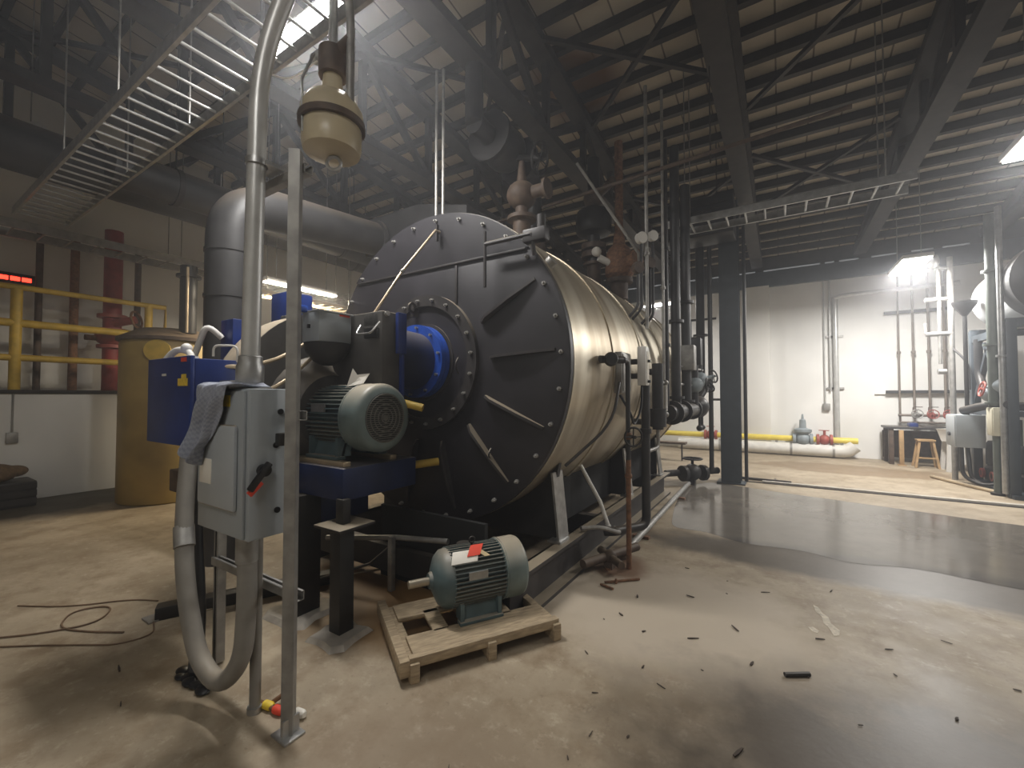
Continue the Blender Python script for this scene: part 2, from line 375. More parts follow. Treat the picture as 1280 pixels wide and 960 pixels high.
def truss(X, label, W=.26):
    t = thing('roof_truss', label, 'roof truss', (X, 13.6, 5.2), 'roof trusses running from front to back')
    y0, y1 = -3.4, 13.68
    zt = lambda y: roof_z(y) - .25
    MB().bar((X, y0, zt(y0)), (X, y1, zt(y1)), W, .14).build('top_chord', 'steel_dark', t)
    MB().bar((X, y0, 5.22), (X, y1, 5.22), W, .12).build('bottom_chord', 'steel_dark', t)
    y = 12.0; step = 1.35; i = 0
    while y > y0 + .2:
        z = zt(y) - .06
        MB().bar((X, y, 5.26), (X, y, z), .09, .09).build('web', 'steel_dark', t)
        y2 = y - step
        if y2 > y0:
            a, b = ((X, y, 5.27), (X, y2, zt(y2) - .06)) if i % 2 else ((X, y, z), (X, y2, 5.27))
            MB().bar(a, b, .09, .09).build('web', 'steel_dark', t)
        y = y2; i += 1
    return t
truss(-9.4, 'dark steel roof truss along the far left wall, above the wall cable tray')
truss(-7.25, 'dark steel roof truss passing above the ochre tank')
truss(-5.0, 'dark steel roof truss above the black elbow duct and grey scroll fan')
truss(-2.75, 'dark steel roof truss directly above the large black-fronted boiler')
truss(-.5, 'brown-black roof truss seen end-on, above the blue-grey column')
truss(1.75, 'dark steel roof truss near the right, above the open floor')
truss(4.0, 'dark steel roof truss above the pale elevated tank')
def brace(a, b, label):
    pa = V((a[0], a[1], roof_z(a[1]) - .3)); pb = V((b[0], b[1], roof_z(b[1]) - .3))
    tag(MB().bar(pa, pb, .06, .06).build('roof_brace', 'steel_dark'), label, 'brace', 'diagonal braces between trusses')
brace((-2.62, 4.9), (-.63, 6.6), 'diagonal steel brace rising from over the boiler toward the end-on truss, nearest crossing')
brace((-2.62, 6.7), (-.63, 4.9), 'diagonal steel brace crossing over the boiler just before the end-on truss')
brace((-.37, 5.0), (1.62, 6.6), 'diagonal brace right of the end-on truss at the top of the view')
brace((-.37, 7.4), (1.62, 5.4), 'long diagonal brace running up right from the end-on truss')
brace((-.37, 8.6), (1.62, 10.6), 'diagonal brace over the ladder tray, sloping down to the right')
brace((-.37, 10.6), (1.62, 8.6), 'diagonal brace over the ladder tray, sloping up to the right')
brace((-2.62, 9.0), (-.63, 11.0), 'diagonal brace behind the column top, sloping down to the right')
brace((-2.62, 11.0), (-.63, 9.0), 'diagonal brace behind the column top, sloping up to the right')
brace((-4.87, 4.0), (-2.88, 6.0), 'diagonal brace above the smoke hood behind the boiler front')
brace((-4.87, 6.5), (-2.88, 4.4), 'diagonal brace crossing above the smoke hood')
brace((-7.12, 1.6), (-5.13, 3.6), 'diagonal brace above the grey ladder tray, left of the elbow duct')
brace((-9.27, 1.2), (-7.38, 3.0), 'diagonal brace in the far left roof bay')

# column
t = thing('steel_column', 'blue-grey steel column standing beyond the boiler', 'column', (-.77, 8.75, 0))
MB().box(-.93, -.61, 8.60, 8.62, 0.02, 5.15).box(-.93, -.61, 8.88, 8.90, .02, 5.15).box(-.785, -.755, 8.62, 8.88, .02, 5.15).build('shaft', 'column', t)
MB().box(-1.0, -.54, 8.55, 8.95, 0, .025, .004).build('base_plate', 'column', t)
MB().tube([(-.54, 8.9, .02), (-.54, 8.9, 5.1)], .03).build('conduit', 'pipe_dark', t)

# ------------------------------------------------------------------ floor water
def flat(pts, z, name, m):
    n = len(pts); out = []
    P = [V((p[0], p[1], z)) for p in pts]
    for i in range(n):
        a, b, c, d = P[i - 1], P[i], P[(i + 1) % n], P[(i + 2) % n]
        for k in range(6):
            t = k / 6
            q = .5 * ((2 * b) + (c - a) * t + (2 * a - 5 * b + 4 * c - d) * t * t + (3 * b - a - 3 * c + d) * t ** 3)
            out.append(q)
    mb = MB(); vs = [mb.bm.verts.new(p) for p in out]; f = mb.bm.faces.new(vs)
    if f.normal.z < 0: f.normal_flip()
    bmesh.ops.triangulate(mb.bm, faces=[f])
    return mb.build(name, m, smooth=False)
o = flat([(-1.22, 5.9), (-1.34, 6.8), (-1.40, 7.75), (-1.13, 8.5), (-.6, 8.45), (-.1, 8.3), (.85, 8.1), (1.98, 7.85), (2.9, 7.6), (3.4, 6.6), (2.4, 5.25), (1.69, 5.22), (1.05, 5.32), (.55, 5.18), (.15, 5.30), (-.35, 5.25), (-.75, 5.42), (-1.1, 5.45)], .002, 'puddle', 'puddle')
tag(o, 'shiny shallow puddle spread across the floor beyond the boiler', 'puddle')
# ------------------------------------------------------------------ LAMPS
def tube_lamp(p0, p1, label, power, wid=.16, hang=None, bright='lamp', col=COOL, lit=True):
    p0, p1 = V(p0), V(p1); mid = (p0 + p1) / 2; d = (p1 - p0); L = d.length
    t = thing('strip_light', label, 'strip light', tuple(mid))
    MB().bar(p0 + V((0, 0, .045)), p1 + V((0, 0, .045)), wid * .6, .07, bev=.01).build('housing', 'white', t)
    MB().bar(p0 + d * .01, p1 - d * .01, wid * .85, .035, bev=.012).build('diffuser', bright if lit else 'white', t)
    if hang:
        for k in (.15, .85):
            q = p0 + d * k; MB().cyl(q + V((0, 0, .07)), (q.x, q.y, hang if hang > 0 else roof_z(q.y)), .007, n=8).build('hanger', 'galv_dull', t)
    if lit:
        area('tube_light', mid - V((0, 0, .03)), L, wid, power, col, t, (0, 0, math.atan2(d.y, d.x)))
    return t
tube_lamp((-3.75, 1.98, 4.62), (-2.35, 1.98, 4.62), 'lit fluorescent strip hanging above the ladder tray at the upper left', P_STRIP_TRAY, .22, -1)
tube_lamp((-7.0, 3.6, 3.44), (-7.0, 4.9, 3.44), 'lit fluorescent strip seen low behind the conduit pole and grey scroll fan', P_STRIP_WALL, .16, -1, 'lamp_warm', WARM)
tube_lamp((-3.1, 11.7, 4.0), (-2.35, 11.55, 4.0), 'lit strip light glaring beyond the back of the silver boiler', P_STRIP_BOILER, .2, -1)
tube_lamp((-8.9, .80, 5.0), (-7.95, 1.30, 5.0), 'unlit pale strip light in the far left roof bay', 0, .2, -1, lit=False)
tube_lamp((-1.0, -1.2, 4.6), (.4, -1.2, 4.6), 'lit fluorescent strip behind the viewer, outside the picture', P_BEHIND, .2, -1)
def bay_lamp(c, sx, sy, rz, label, power):
    t = thing('bay_light', label, 'bay light', c); x, y, z = c
    rot = Matrix.Translation(V(c)) @ Matrix.Rotation(rz, 4, 'Z')
    MB().box(-sx / 2, sx / 2, -sy / 2, sy / 2, .02, .09, .012, rot).build('housing', 'white', t)
    MB().box(-sx * .46, sx * .46, -sy * .46, sy * .46, -.005, .025, .004, rot).build('diffuser', 'lamp', t)
    for k in (-1, 1):
        q = rot @ V((k * sx * .4, 0, .09)); MB().cyl(q, (q.x, q.y, roof_z(q.y)), .007, n=8).build('hanger', 'galv_dull', t)
    area('bay_glow', (x, y, z - .02), sx, sy, power, COOL, t, (0, 0, rz))
    return t
bay_lamp((2.1, 10.75, 4.02), .42, 1.25, 0, 'square bright bay light over the far floor near the white wall', P_BAY_FAR)
bay_lamp((2.25, 6.05, 4.05), .5, 1.0, 0, 'bright bay light cut by the right edge, highest in the view', P_BAY_NEAR)

# ------------------------------------------------------------------ BOILER
BX, BZ, BR, BY, BE = -2.77, 1.865, 1.42, 2.95, 7.6
QX, QZ = -2.83, 1.91                                             # centre of the burner opening
boiler = thing('fire_tube_boiler', 'large horizontal boiler with black riveted front plate and silver jacketed shell', 'boiler', (BX, 5, 0))
MB().lathe([(BR - .02, BY + .05), (BR, BY + .06), (BR, BE - .02), (BR - .03, BE)], (BX, 0, BZ), (0, 1, 0), 96).build('shell', 'jacket', boiler)
for yy in (3.02, 3.95, 4.95, 5.95, 6.9, 7.5):
    MB().ring((BX, yy, BZ), (0, 1, 0), BR - .01, BR + .012, .07 if yy > 3.1 else .04, 96).build('jacket_band', 'jacket', boiler)
head = MB().lathe([(BR - .005, BY + .07), (BR + .01, BY + .06), (BR + .01, BY + .012), (BR - .01, BY)], (BX, 0, BZ), (0, 1, 0), 96).build('front_plate', 'head', boiler)
# upper segment plate, raised, above a level seam
seg = []
a0 = math.asin((2.80 - BZ) / BR)
for i in range(33):
    a = a0 + (PI - 2 * a0) * i / 32; seg.append((BX + BR * math.cos(a), BY, BZ + BR * math.sin(a)))
MB().prism(seg, (0, -.012, 0)).build('upper_door', 'head', boiler)
MB().box(BX - 1.04, BX + 1.04, BY - .016, BY, 2.783, 2.80, .003).box(BX + .30, BX + .325, BY - .012, BY, 2.38, 2.77, .003).build('seam_strip', 'head_edge', boiler)
RR = .63
MB().ring((QX, BY - .045, QZ), (0, 1, 0), .525, RR, .05, 72).build('burner_ring', 'head_edge', boiler)
MB().lathe([(.53, BY - .02), (.53, BY + .01)], (QX, 0, QZ), (0, 1, 0), 64).build('burner_plate', 'head', boiler)
MB().ring((QX, BY - .03, QZ), (0, 1, 0), .33, .36, .015, 48).build('plate_ridge', 'head_edge', boiler)
def bolt_mesh(r, h):
    return MB().lathe([(r, 0), (r, -h * .5), (r * .55, -h * .5), (r * .5, -h)], (0, 0, 0), (0, 1, 0), 6)
b0 = None
def bolts(R, n, y, r, h, ph=0.0, skip=(), cx=BX, cz=BZ):
    global b0
    for k in range(n):
        if k in skip: continue
        a = ph + 2 * PI * k / n
        p = V((cx + R * math.cos(a), y, cz + R * math.sin(a))) - OFF[boiler.name]
        if b0 is None:
            b0 = {}
        if (r, h) not in b0:
            q = bolt_mesh(r, h); me_o = q.build('bolt', 'galv_dull'); me_o.parent = boiler; me_o.location = p; b0[(r, h)] = me_o
        else: part(b0[(r, h)], boiler, p)
bolts(BR - .06, 30, BY - .002, .018, .045, .05)
bolts(RR - .05, 20, BY - .045, .017, .035, .1, cx=QX, cz=QZ)
for ang in (30, 3.5, -24, -49, -77, -103, -130, 176):
    a = math.radians(ang); d = V((math.cos(a), 0, math.sin(a))); c = V((BX, BY, BZ))
    MB().prism([c + d * .70, c + d * 1.31, c + d * 1.31 + V((0, -.02, 0)), c + d * 1.05 + V((0, -.06, 0)), c + d * .78 + V((0, -.07, 0)), c + d * .70 + V((0, -.03, 0))],
               V((-d.z, 0, d.x)) * .022).build('stiffener_rib', 'head_edge', boiler)
# davit arm over the door
dv = MB().tube(fillet([(-1.62, BY - .06, 2.70), (-1.62, BY - .10, 2.86), (-2.07, BY - .10, 2.86)], .02), .018, 8).build('davit_arm', 'head_edge', boiler)
MB().box(-1.70, -1.50, BY - .11, BY - .03, 2.80, 2.90, .008).cyl((-1.55, BY - .07, 2.80), (-1.55, BY - .07, 3.0), .035).build('davit_hinge', 'head_edge', dv)
MB().cyl((-2.07, BY - .10, 2.50), (-2.07, BY - .10, 2.97), .014, n=8).build('davit_rod', 'head_edge', dv)
def cring(c, name, par, m='head_edge', R=.045):
    pts = [(c[0], c[1] - .02 - .035 * math.sin(PI * i / 8), c[2] - R + 2 * R * i / 8) for i in range(9)]
    MB().tube(pts, .008, 6).build(name, m, par)
cring((-2.40, BY - .02, 1.86), 'handle', boiler, R=.07)
cring((-2.06, BY, 1.10), 'handle', boiler, R=.05)
MB().ring((-2.93, BY - .09, 2.42), (1, 0, 0), .03, .055, .02, 16).box(-2.95, -2.91, BY - .08, BY - .02, 2.34, 2.42).build('lifting_eye', 'head_edge', boiler)
MB().box(-2.66, -2.645, BY - .06, BY - .03, 3.02, 3.17).build('latch', 'head_edge', boiler)
# inspection plate, nozzles on top
for (xx, yy, hh, rr) in ((-2.4, 4.0, .34, .10), (-2.76, 4.9, .42, .16), (-2.3, 5.9, .34, .10), (-2.76, 6.8, .3, .13)):
    zt = BZ + math.sqrt(BR ** 2 - (xx - BX) ** 2)
    MB().cyl((xx, yy, zt - .05), (xx, yy, zt + hh), rr).cyl((xx, yy, zt + hh - .04), (xx, yy, zt + hh), rr + .06).build('top_nozzle', 'brown_pipe', boiler)
MB().cyl((-1.62, 3.12, 2.68), (-1.57, 3.12, 2.72), .05).build('shell_plug', 'galv_dull', boiler)
# saddles and skid
for yy in (3.35, 5.3, 6.9):
    sad = [(-3.85, yy, .34), (-1.67, yy, .34), (-1.67, yy, .80)]
    for i in range(13):
        a = math.radians(-37 - 106 * i / 12); sad.append((BX + (BR + .004) * math.cos(a), yy, BZ + (BR + .004) * math.sin(a)))
    sad.append((-3.85, yy, .80))
    MB().prism(sad, (0, .05, 0)).build('saddle', 'steel_black', boiler)
    MB().box(-1.70, -1.58, yy - .09, yy + .09, .34, .36).prism([(-1.60, yy - .07, .36), (-1.60, yy + .12, .36), (-1.66, yy + .12, .93), (-1.66, yy - .07, .93)], (-.02, 0, 0)).build('saddle_bracket', 'galv', boiler)
for xx, sgn in ((-1.62, 1), (-3.88, -1)):
    MB().box(xx - .02 * sgn - .01, xx - .02 * sgn + .01, 2.55, 7.25, .03, .34).box(min(xx - .03 * sgn, xx + .09 * sgn), max(xx - .03 * sgn, xx + .09 * sgn), 2.55, 7.25, .31, .34).box(min(xx - .03 * sgn, xx + .09 * sgn), max(xx - .03 * sgn, xx + .09 * sgn), 2.55, 7.25, 0.0, .03).build('skid_rail', 'head_edge', boiler)
for yy in (2.6, 4.4, 7.15):
    MB().box(-3.86, -1.65, yy - .05, yy + .05, .08, .30).build('cross_member', 'steel_black', boiler)
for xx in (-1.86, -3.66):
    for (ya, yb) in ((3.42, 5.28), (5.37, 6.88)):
        MB().box(xx - .012, xx + .012, ya, yb, .34, .86).build('shade_panel', 'dark_gap', boiler)  # black sheets added for the shade in the void below the shell
MB().box(-3.05, -1.9, 2.62, 2.66, .0, .62).build('front_shade_panel', 'dark_gap', boiler)  # added black sheet, stands in for the darkness under the boiler front
# smoke hood and breeching behind the front plate
MB().prism([(-4.9, 3.9, 3.55), (-3.1, 3.9, 3.0), (-3.1, 3.9, 3.85), (-3.9, 3.9, 4.05), (-4.9, 3.9, 4.05)], (0, .9, 0)).build('smoke_hood', 'duct', boiler)

# ------------------------------------------------------------------ elbow duct
t = thing('elbow_duct', 'black round duct rising behind the conduit pole and bending over toward the boiler', 'duct', (-4.62, 2.05, 0))
MB().tube(fillet([(-4.62, 2.05, 0), (-4.62, 2.05, 3.55), (-4.62, 3.88, 3.72)], .42, 10), .215, 28).build('duct_body', 'duct', t)
for z in (1.3, 2.55, 3.0): MB().ring((-4.62, 2.05, z), (0, 0, 1), .21, .224, .03, 28).build('joint_band', 'duct', t)
MB().ring((-4.62, 3.80, 3.712), (0, 1, .09), .21, .25, .05, 28).build('flange', 'duct', t)

# ------------------------------------------------------------------ burner fan with blast tube
bn = thing('forced_draft_burner', 'dusty grey scroll fan burner with blue tube bolted to the boiler front', 'burner', (-3.0, 2.2, .7))
MB().tube([(QX, 2.34, QZ + .02), (QX, 2.83, QZ)], [.262, .255], 40).build('blast_tube', 'blue_dark', bn)
fl = MB().ring((QX, 2.80, QZ), (0, 1, 0), .25, .335, .05, 48).ring((QX, 2.86, QZ), (0, 1, 0), .25, .335, .045, 48).build('mounting_flange', 'blue_flange', bn)
for k in range(10):
    a = 2 * PI * k / 10 + .2
    MB().cyl((QX + .305 * math.cos(a), 2.775, QZ + .305 * math.sin(a)), (QX + .305 * math.cos(a), 2.91, QZ + .305 * math.sin(a)), .013, n=6).build('flange_bolt', 'galv', fl)
# scroll
SY, SZ = 2.22, 1.50
def scroll_outline(r0):
    pts = []
    for i in range(41):
        a = math.radians(20 + 250 * i / 40); r = r0
        pts.append((SY + r * math.cos(a), SZ + r * math.sin(a)))
    return pts
o1 = scroll_outline(.78)
o1 = [(2.60, 2.20), (2.52, 2.20)] + [p for p in o1 if not (p[0] > 2.35 and p[1] > 1.6)] + [(2.60, .85)]
MB().prism([(-3.21, a, b) for a, b in o1], (-.33, 0, 0)).build('fan_wrap', 'fan_wrap', bn)
MB().prism([(-3.195, SY + (a - SY) * 1.012, SZ + (b - SZ) * 1.012) for a, b in o1], (-.015, 0, 0)).build('fan_side_plate', 'fan', bn)
MB().lathe([(.46, 0), (.42, .06), (.34, .10), (.30, .16)], (-3.195, 2.12, 1.46), (1, 0, 0), 40).build('inlet_ring', 'fan', bn)
MB().box(-3.46, -2.52, 2.16, 2.34, 1.60, 2.24, .015).build('windbox', 'fan', bn)
MB().box(-3.40, -2.49, 2.335, 2.36, 1.52, 2.24, .004).build('flange_plate', 'blue', bn)
MB().box(-2.51, -2.475, 2.28, 2.37, 1.92, 2.24, .006).build('access_cover', 'blue', bn)
# control box on the scroll, its dished support
cb = MB().box(-3.06, -2.85, 1.86, 2.14, 2.00, 2.225, .008).build('control_box', 'grey_box', bn)
MB().box(-3.07, -2.84, 1.85, 2.15, 2.222, 2.232, .002).build('lid', 'grey_panel', cb)
MB().box(-2.98, -2.955, 1.845, 1.862, 2.10, 2.13, .003).build('latch', 'black', cb)
MB().box(-2.853, -2.847, 2.03, 2.12, 2.205, 2.219).build('danger_label', 'tag_red', cb)
MB().lathe([(.17, 0), (.16, -.06), (.10, -.14), (.04, -.17)], (-2.98, 2.02, 2.0), (0, 0, 1), 28).build('damper_bowl', 'steel_black', bn)
MB().box(-2.74, -2.56, 2.16, 2.26, 2.12, 2.23, .012).cyl((-2.60, 2.2, 2.2), (-2.5, 2.2, 2.22), .02).build('actuator', 'galv_dull', bn)
MB().tube(fillet([(-2.74, 2.14, 2.14), (-2.72, 2.08, 2.06), (-2.55, 2.08, 2.06), (-2.52, 2.14, 2.15)], .03), .008, 8).build('linkage', 'galv', bn)
MB().box(-2.68, -2.54, 2.12, 2.15, 2.03, 2.11, .006).build('terminal_box', 'black', bn)
# upper blue boxes behind the scroll
MB().box(-4.05, -3.78, 2.15, 2.40, 1.95, 2.55, .01).build('valve_enclosure', 'blue', bn)
MB().box(-3.80, -3.60, 1.62, 1.80, 1.55, 2.20, .01).build('valve_enclosure', 'blue', bn)
MB().box(-3.62, -3.54, 2.0, 2.5, 1.0, 2.28, .01).build('back_plate', 'fan', bn)
MB().box(-3.03, -2.98, 1.78, 1.86, 2.22, 2.27, .01).build('conduit_hub', 'blue_flange', bn)
MB().tube(fillet([(-3.72, 1.60, 2.05), (-3.75, 1.50, 2.15), (-3.9, 1.45, 1.8), (-3.92, 1.5, 1.5)], .12), .022, 10).build('hose', 'white', bn)
for z0, z1, yy in ((1.78, 2.06, 1.62), (1.58, 1.92, 1.66)):
    MB().tube(fillet([(-2.95, 1.26, z0), (-2.9, 1.40, z0), (-3.13, 1.75, z0 + .10), (-3.1, 2.0, z1)], .25, 8), .014, 8).build('copper_line', 'copper', bn)
MB().tube(fillet([(-3.0, 1.55, 1.35), (-3.05, 1.62, 1.55), (-3.05, 1.80, 1.66)], .06), .012, 8).build('copper_line', 'copper', bn)
# pedestal carrying scroll and motor
MB().box(-3.42, -2.50, 1.82, 2.50, .88, 1.10, .008).build('pedestal_beam', 'blue_dark', bn)
MB().box(-3.42, -2.95, 1.85, 2.40, .62, .88, .006).build('pedestal_box', 'blue_dark', bn)
MB().box(-3.20, -2.55, 2.28, 2.34, 1.10, 1.135, .004).build('motor_rail', 'copper', bn)
MB().box(-3.20, -2.55, 1.86, 1.92, 1.10, 1.135, .004).build('motor_rail', 'copper', bn)
MB().prism([(-3.17, 1.80, 1.10), (-3.05, 1.80, 1.10), (-3.16, 1.80, 1.42), (-3.20, 1.80, 1.42)], (0, .02, 0)).build('gusset', 'copper', bn)
MB().cyl((-2.55, 2.3, 1.56), (-2.35, 2.42, 1.50), .03).build('gas_cock', 'yellow', bn)
MB().cyl((-3.0, 2.4, .95), (-2.62, 2.9, 1.0), .035).build('gas_line', 'yellow', bn)
# burner stands
ps = thing('pipe_stand', 'small galvanised stand with a sloping pipe, behind the square burner post', 'pipe stand', (-2.70, 2.62, 0))
MB().box(-2.735, -2.69, 2.42, 2.465, 0, .44, .003).build('post', 'galv_dull', ps)
MB().tube([(-3.3, 2.25, .38), (-2.70, 2.49, .42), (-2.2, 2.55, .46)], .022, 10).build('pipe', 'galv_dull', ps)
MB().tube([(-3.4, 2.1, .02), (-2.9, 2.38, .2), (-2.70, 2.50, .40)], .012, 8).build('strap', 'pipe_dark', ps)
st = thing('burner_stand', 'square dark post with a flat top plate holding up the burner front', 'stand', (-2.50, 1.82, 0))
MB().box(-2.555, -2.445, 1.765, 1.875, .012, .72, .004).build('post', 'steel_black', st)
MB().box(-2.64, -2.36, 1.70, 1.98, .72, .738, .003).build('top_plate', 'head_edge', st)
MB().box(-2.545, -2.465, 1.80, 1.86, .738, .90, .004).build('upright_lug', 'steel_black', st)
MB().box(-2.60, -2.40, 1.72, 1.92, .0, .014, .003).build('base_plate', 'steel_black', st)
st = thing('burner_stand', 'thick dark post under the blue pedestal, behind the channel post', 'stand', (-2.99, 1.84, 0))
MB().box(-3.08, -2.90, 1.75, 1.93, .012, .88, .005).build('post', 'steel_black', st)
MB().box(-3.14, -2.84, 1.69, 1.99, 0, .014, .003).build('base_plate', 'steel_black', st)
for (cx, cy, s, lab) in ((-2.50, 1.80, .2, 'broken pale grout collar around the foot of the square burner post'), (-3.0, 1.84, .26, 'pale grout collar around the thick post under the blue pedestal')):
    mb = MB(); pts = []
    for i in range(14):
        a = 2 * PI * i / 14; r = s * random.uniform(.85, 1.2) / max(abs(math.cos(a)), abs(math.sin(a))) * .8; pts.append((cx + r * math.cos(a), cy + r * math.sin(a), 0))
    inner = [(cx + (.45 if s > .22 else .42) * (p[0] - cx) * 1.0, cy + .45 * (p[1] - cy), 0) for p in pts]
    vs = [V(p) for p in pts] + [V((p[0] * .85 + cx * .15, p[1] * .85 + cy * .15, .03)) for p in pts] + [V((p[0], p[1], .034)) for p in inner]
    n = len(pts); fs = []
    for i in range(n):
        j = (i + 1) % n; fs += [(i, j, n + j, n + i), (n + i, n + j, 2 * n + j, 2 * n + i)]
    fs += [tuple(range(2 * n, 3 * n)), tuple(range(n))[::-1]]
    tag(mb._add(vs, fs).build('grout_pad', 'grout'), lab, 'grout pad')

# ------------------------------------------------------------------ electric motors
def make_motor(t, dusty=True, eye=True):
    """local frame: shaft along -X, fan cover at +X, feet on z = 0, axis at z = .30"""
    zc = .30
    mb = MB().lathe([(.195, -.26), (.20, -.25), (.20, .20), (.195, .21)], (0, 0, zc), (1, 0, 0), 40)
    for k in range(44):                                            # cooling fins: horizontal ribs like the casting
        a = 2 * PI * k / 44
        if -2.2 < (a if a < PI else a - 2 * PI) < -.95: continue
        d = V((0, math.cos(a), math.sin(a))); c = V((-.025, 0, zc))
        mb.bar(c + d * .215 + V((-.225, 0, 0)), c + d * .215 + V((.225, 0, 0)), .05, .007, up=V((0, -d.z, d.y)))
    body = mb.build('finned_body', 'motor', t)
    MB().lathe([(.05, -.375), (.10, -.37), (.19, -.33), (.225, -.29), (.232, -.24), (.225, -.235)], (0, 0, zc), (1, 0, 0), 40).build('end_bell', 'motor', t)
    MB().lathe([(.06, -.40), (.07, -.375), (.03, -.37)], (0, 0, zc), (1, 0, 0), 24).build('bearing_cap', 'motor', t)
    cv = MB().lathe([(.236, .19), (.248, .195), (.250, .36), (.240, .385), (.215, .40), (.180, .405), (.175, .395)], (0, 0, zc), (1, 0, 0), 48).build('fan_cover', 'motor_cover', t)
    MB().torus((.21, 0, zc), (1, 0, 0), .249, .004, 48, 6).build('cover_bead', 'motor_cover', cv)
    MB().lathe([(.178, .396), (.178, .400)], (0, 0, zc), (1, 0, 0), 40).build('fan_opening', 'dark_gap', cv)
    g = MB()
    for R in (.172, .135, .10, .066, .034): g.torus((.405, 0, zc), (1, 0, 0), R, .0045, 36, 6)
    for k in range(-11, 12):
        zz = k * .0148; h = math.sqrt(max(.0001, .174 ** 2 - zz * zz)); g.bar((.404, -h, zc + zz), (.404, h, zc + zz), .006, .006)
    g.cyl((.400, 0, zc), (.409, 0, zc), .022)
    g.build('grille', 'grille', cv)
    sh = MB().cyl((-.56, 0, zc), (-.38, 0, zc), .032, n=20).build('shaft', 'shaft', t)
    for s in (-1, 1):
        MB().box(-.21, .16, s * .19 - .04, s * .19 + .04, 0, .025, .004).prism([(-.20, s * .16, .02), (.15, s * .16, .02), (.15, s * .12, .17), (-.20, s * .12, .17)], (0, s * .02, 0)).box(-.20, -.17, min(s * .10, s * .21), max(s * .10, s * .21), .02, .16).box(.12, .15, min(s * .10, s * .21), max(s * .10, s * .21), .02, .16).build('foot', 'motor', t)
    if eye:
        MB().torus((-.03, 0, zc + .275), (0, 1, 0), .024, .007, 20, 8).cyl((-.03, 0, zc + .19), (-.03, 0, zc + .255), .010, n=10).build('lifting_eye', 'steel_black', t)
    MB().box(-.14, .02, -.235, -.222, zc + .04, zc + .10).build('nameplate', 'galv', t)
m1 = thing('electric_motor', 'grey-green fan motor mounted on the burner, dusty round grille facing the viewer', 'electric motor', (-2.82, 2.11, 1.136), local=True)
make_motor(m1, eye=False)
MB().box(-.12, .08, -.10, .10, .495, .54, .01).build('junction_box', 'motor', m1)
m2 = thing('electric_motor', 'spare teal motor with bare shaft and red tag, sitting on the wooden pallet', 'electric motor', (-1.80, 2.37, .132), local=True, rz=math.radians(58.6)); m2.scale = (.82, .82, .82)
make_motor(m2)
MB().box(-.12, .14, .20, .34, .24, .44, .012).cyl((.0, .27, .44), (.0, .27, .46), .07).build('junction_box', 'steel_black', m2)
# paperwork on the spare motor
def sheet(name, pts, m, lab, cat, th=.003):
    mb = MB(); P = [V(p) for p in pts]; n = len(P)
    mb.prism(P, V((0, 0, th))); return tag(mb.build(name, m, smooth=False), lab, cat)
mw = Matrix.Translation(V((-1.80, 2.37, .132))) @ Matrix.Rotation(math.radians(58.6), 4, 'Z') @ Matrix.Scale(.82, 4)
def on_m2(x, y, z): return mw @ V((x, y, z))
def bent(name, x0, x1, a0, a1, R, rot, m, lab, cat, th=.004, skew=0.0):
    """sheet lying on the finned barrel: from angle a0 to a1 around the axis"""
    mb = MB(); n = 6; vs = []
    for rr in (R, R + th):
        for i in range(n + 1):
            a = math.radians(a0 + (a1 - a0) * i / n)
            for xx in (x0, x1):
                vs.append(mw @ V((xx + skew * i / n, -rr * math.cos(a) * 1, .30 + rr * math.sin(a))))
    k = 2 * (n + 1); fs = []
    for i in range(n):
        q = 2 * i; fs += [(q, q + 1, q + 3, q + 2), (k + q, k + q + 2, k + q + 3, k + q + 1), (q, q + 2, k + q + 2, k + q), (q + 1, k + q + 1, k + q + 3, q + 3)]
    fs += [(0, k, k + 1, 1), (2 * n, 2 * n + 1, k + 2 * n + 1, k + 2 * n)]
    return tag(mb._add(vs, fs).build(name, m), lab, cat)
bent('paper_note', -.27, -.05, 42, 68, .243, 0, 'paper', 'white paper note taped on the spare pallet motor', 'paper', skew=.04)
bent('tag', -.13, -.02, 52, 78, .251, 0, 'tag_red', 'bright red tag lying on the paper on the pallet motor', 'tag', skew=.07)
bent('tag', .02, .07, 48, 74, .244, 0, 'tag_tan', 'tan tie-on tag beside the red tag on the pallet motor', 'tag', skew=-.10)
mb = MB(); mb.prism([(-2.74, 2.02, 1.66), (-2.60, 2.06, 1.685), (-2.58, 2.10, 1.76), (-2.67, 2.06, 1.75), (-2.71, 2.05, 1.80)], (.004, -.004, .002))
tag(mb.build('paper_scrap', 'paper', smooth=False), 'torn white paper scrap tucked on top of the burner fan motor', 'paper')

# ------------------------------------------------------------------ pallet
pl = thing('wooden_pallet', 'low broken wooden pallet carrying the spare motor', 'pallet', (-1.76, 1.72, 0), local=True, rz=math.radians(58.6))
# local x along the long edge (u), local +y is the short direction away from the viewer
MB().box(0, .98, .0, .05, .075, .132, .004).build('edge_board', 'wood', pl)
MB().box(.03, .95, .05, .24, .108, .131, .003).build('deck_board', 'wood', pl)
MB().box(.03, .95, .46, .66, .108, .131, .003).build('deck_board', 'wood', pl)
MB().box(-.055, 0.0, -.01, .78, .04, .13, .004).build('end_board', 'wood', pl)
for xx in (.0, .47, .93):
    MB().box(xx, xx + .055, -.02, .70, .0, .107, .006).build('stringer', 'wood', pl)
MB().box(.2, .30, .22, .5, .108, .131, .003).build('deck_board', 'wood', pl)
MB().box(.62, .74, .22, .5, .108, .131, .003).build('deck_board', 'wood', pl)

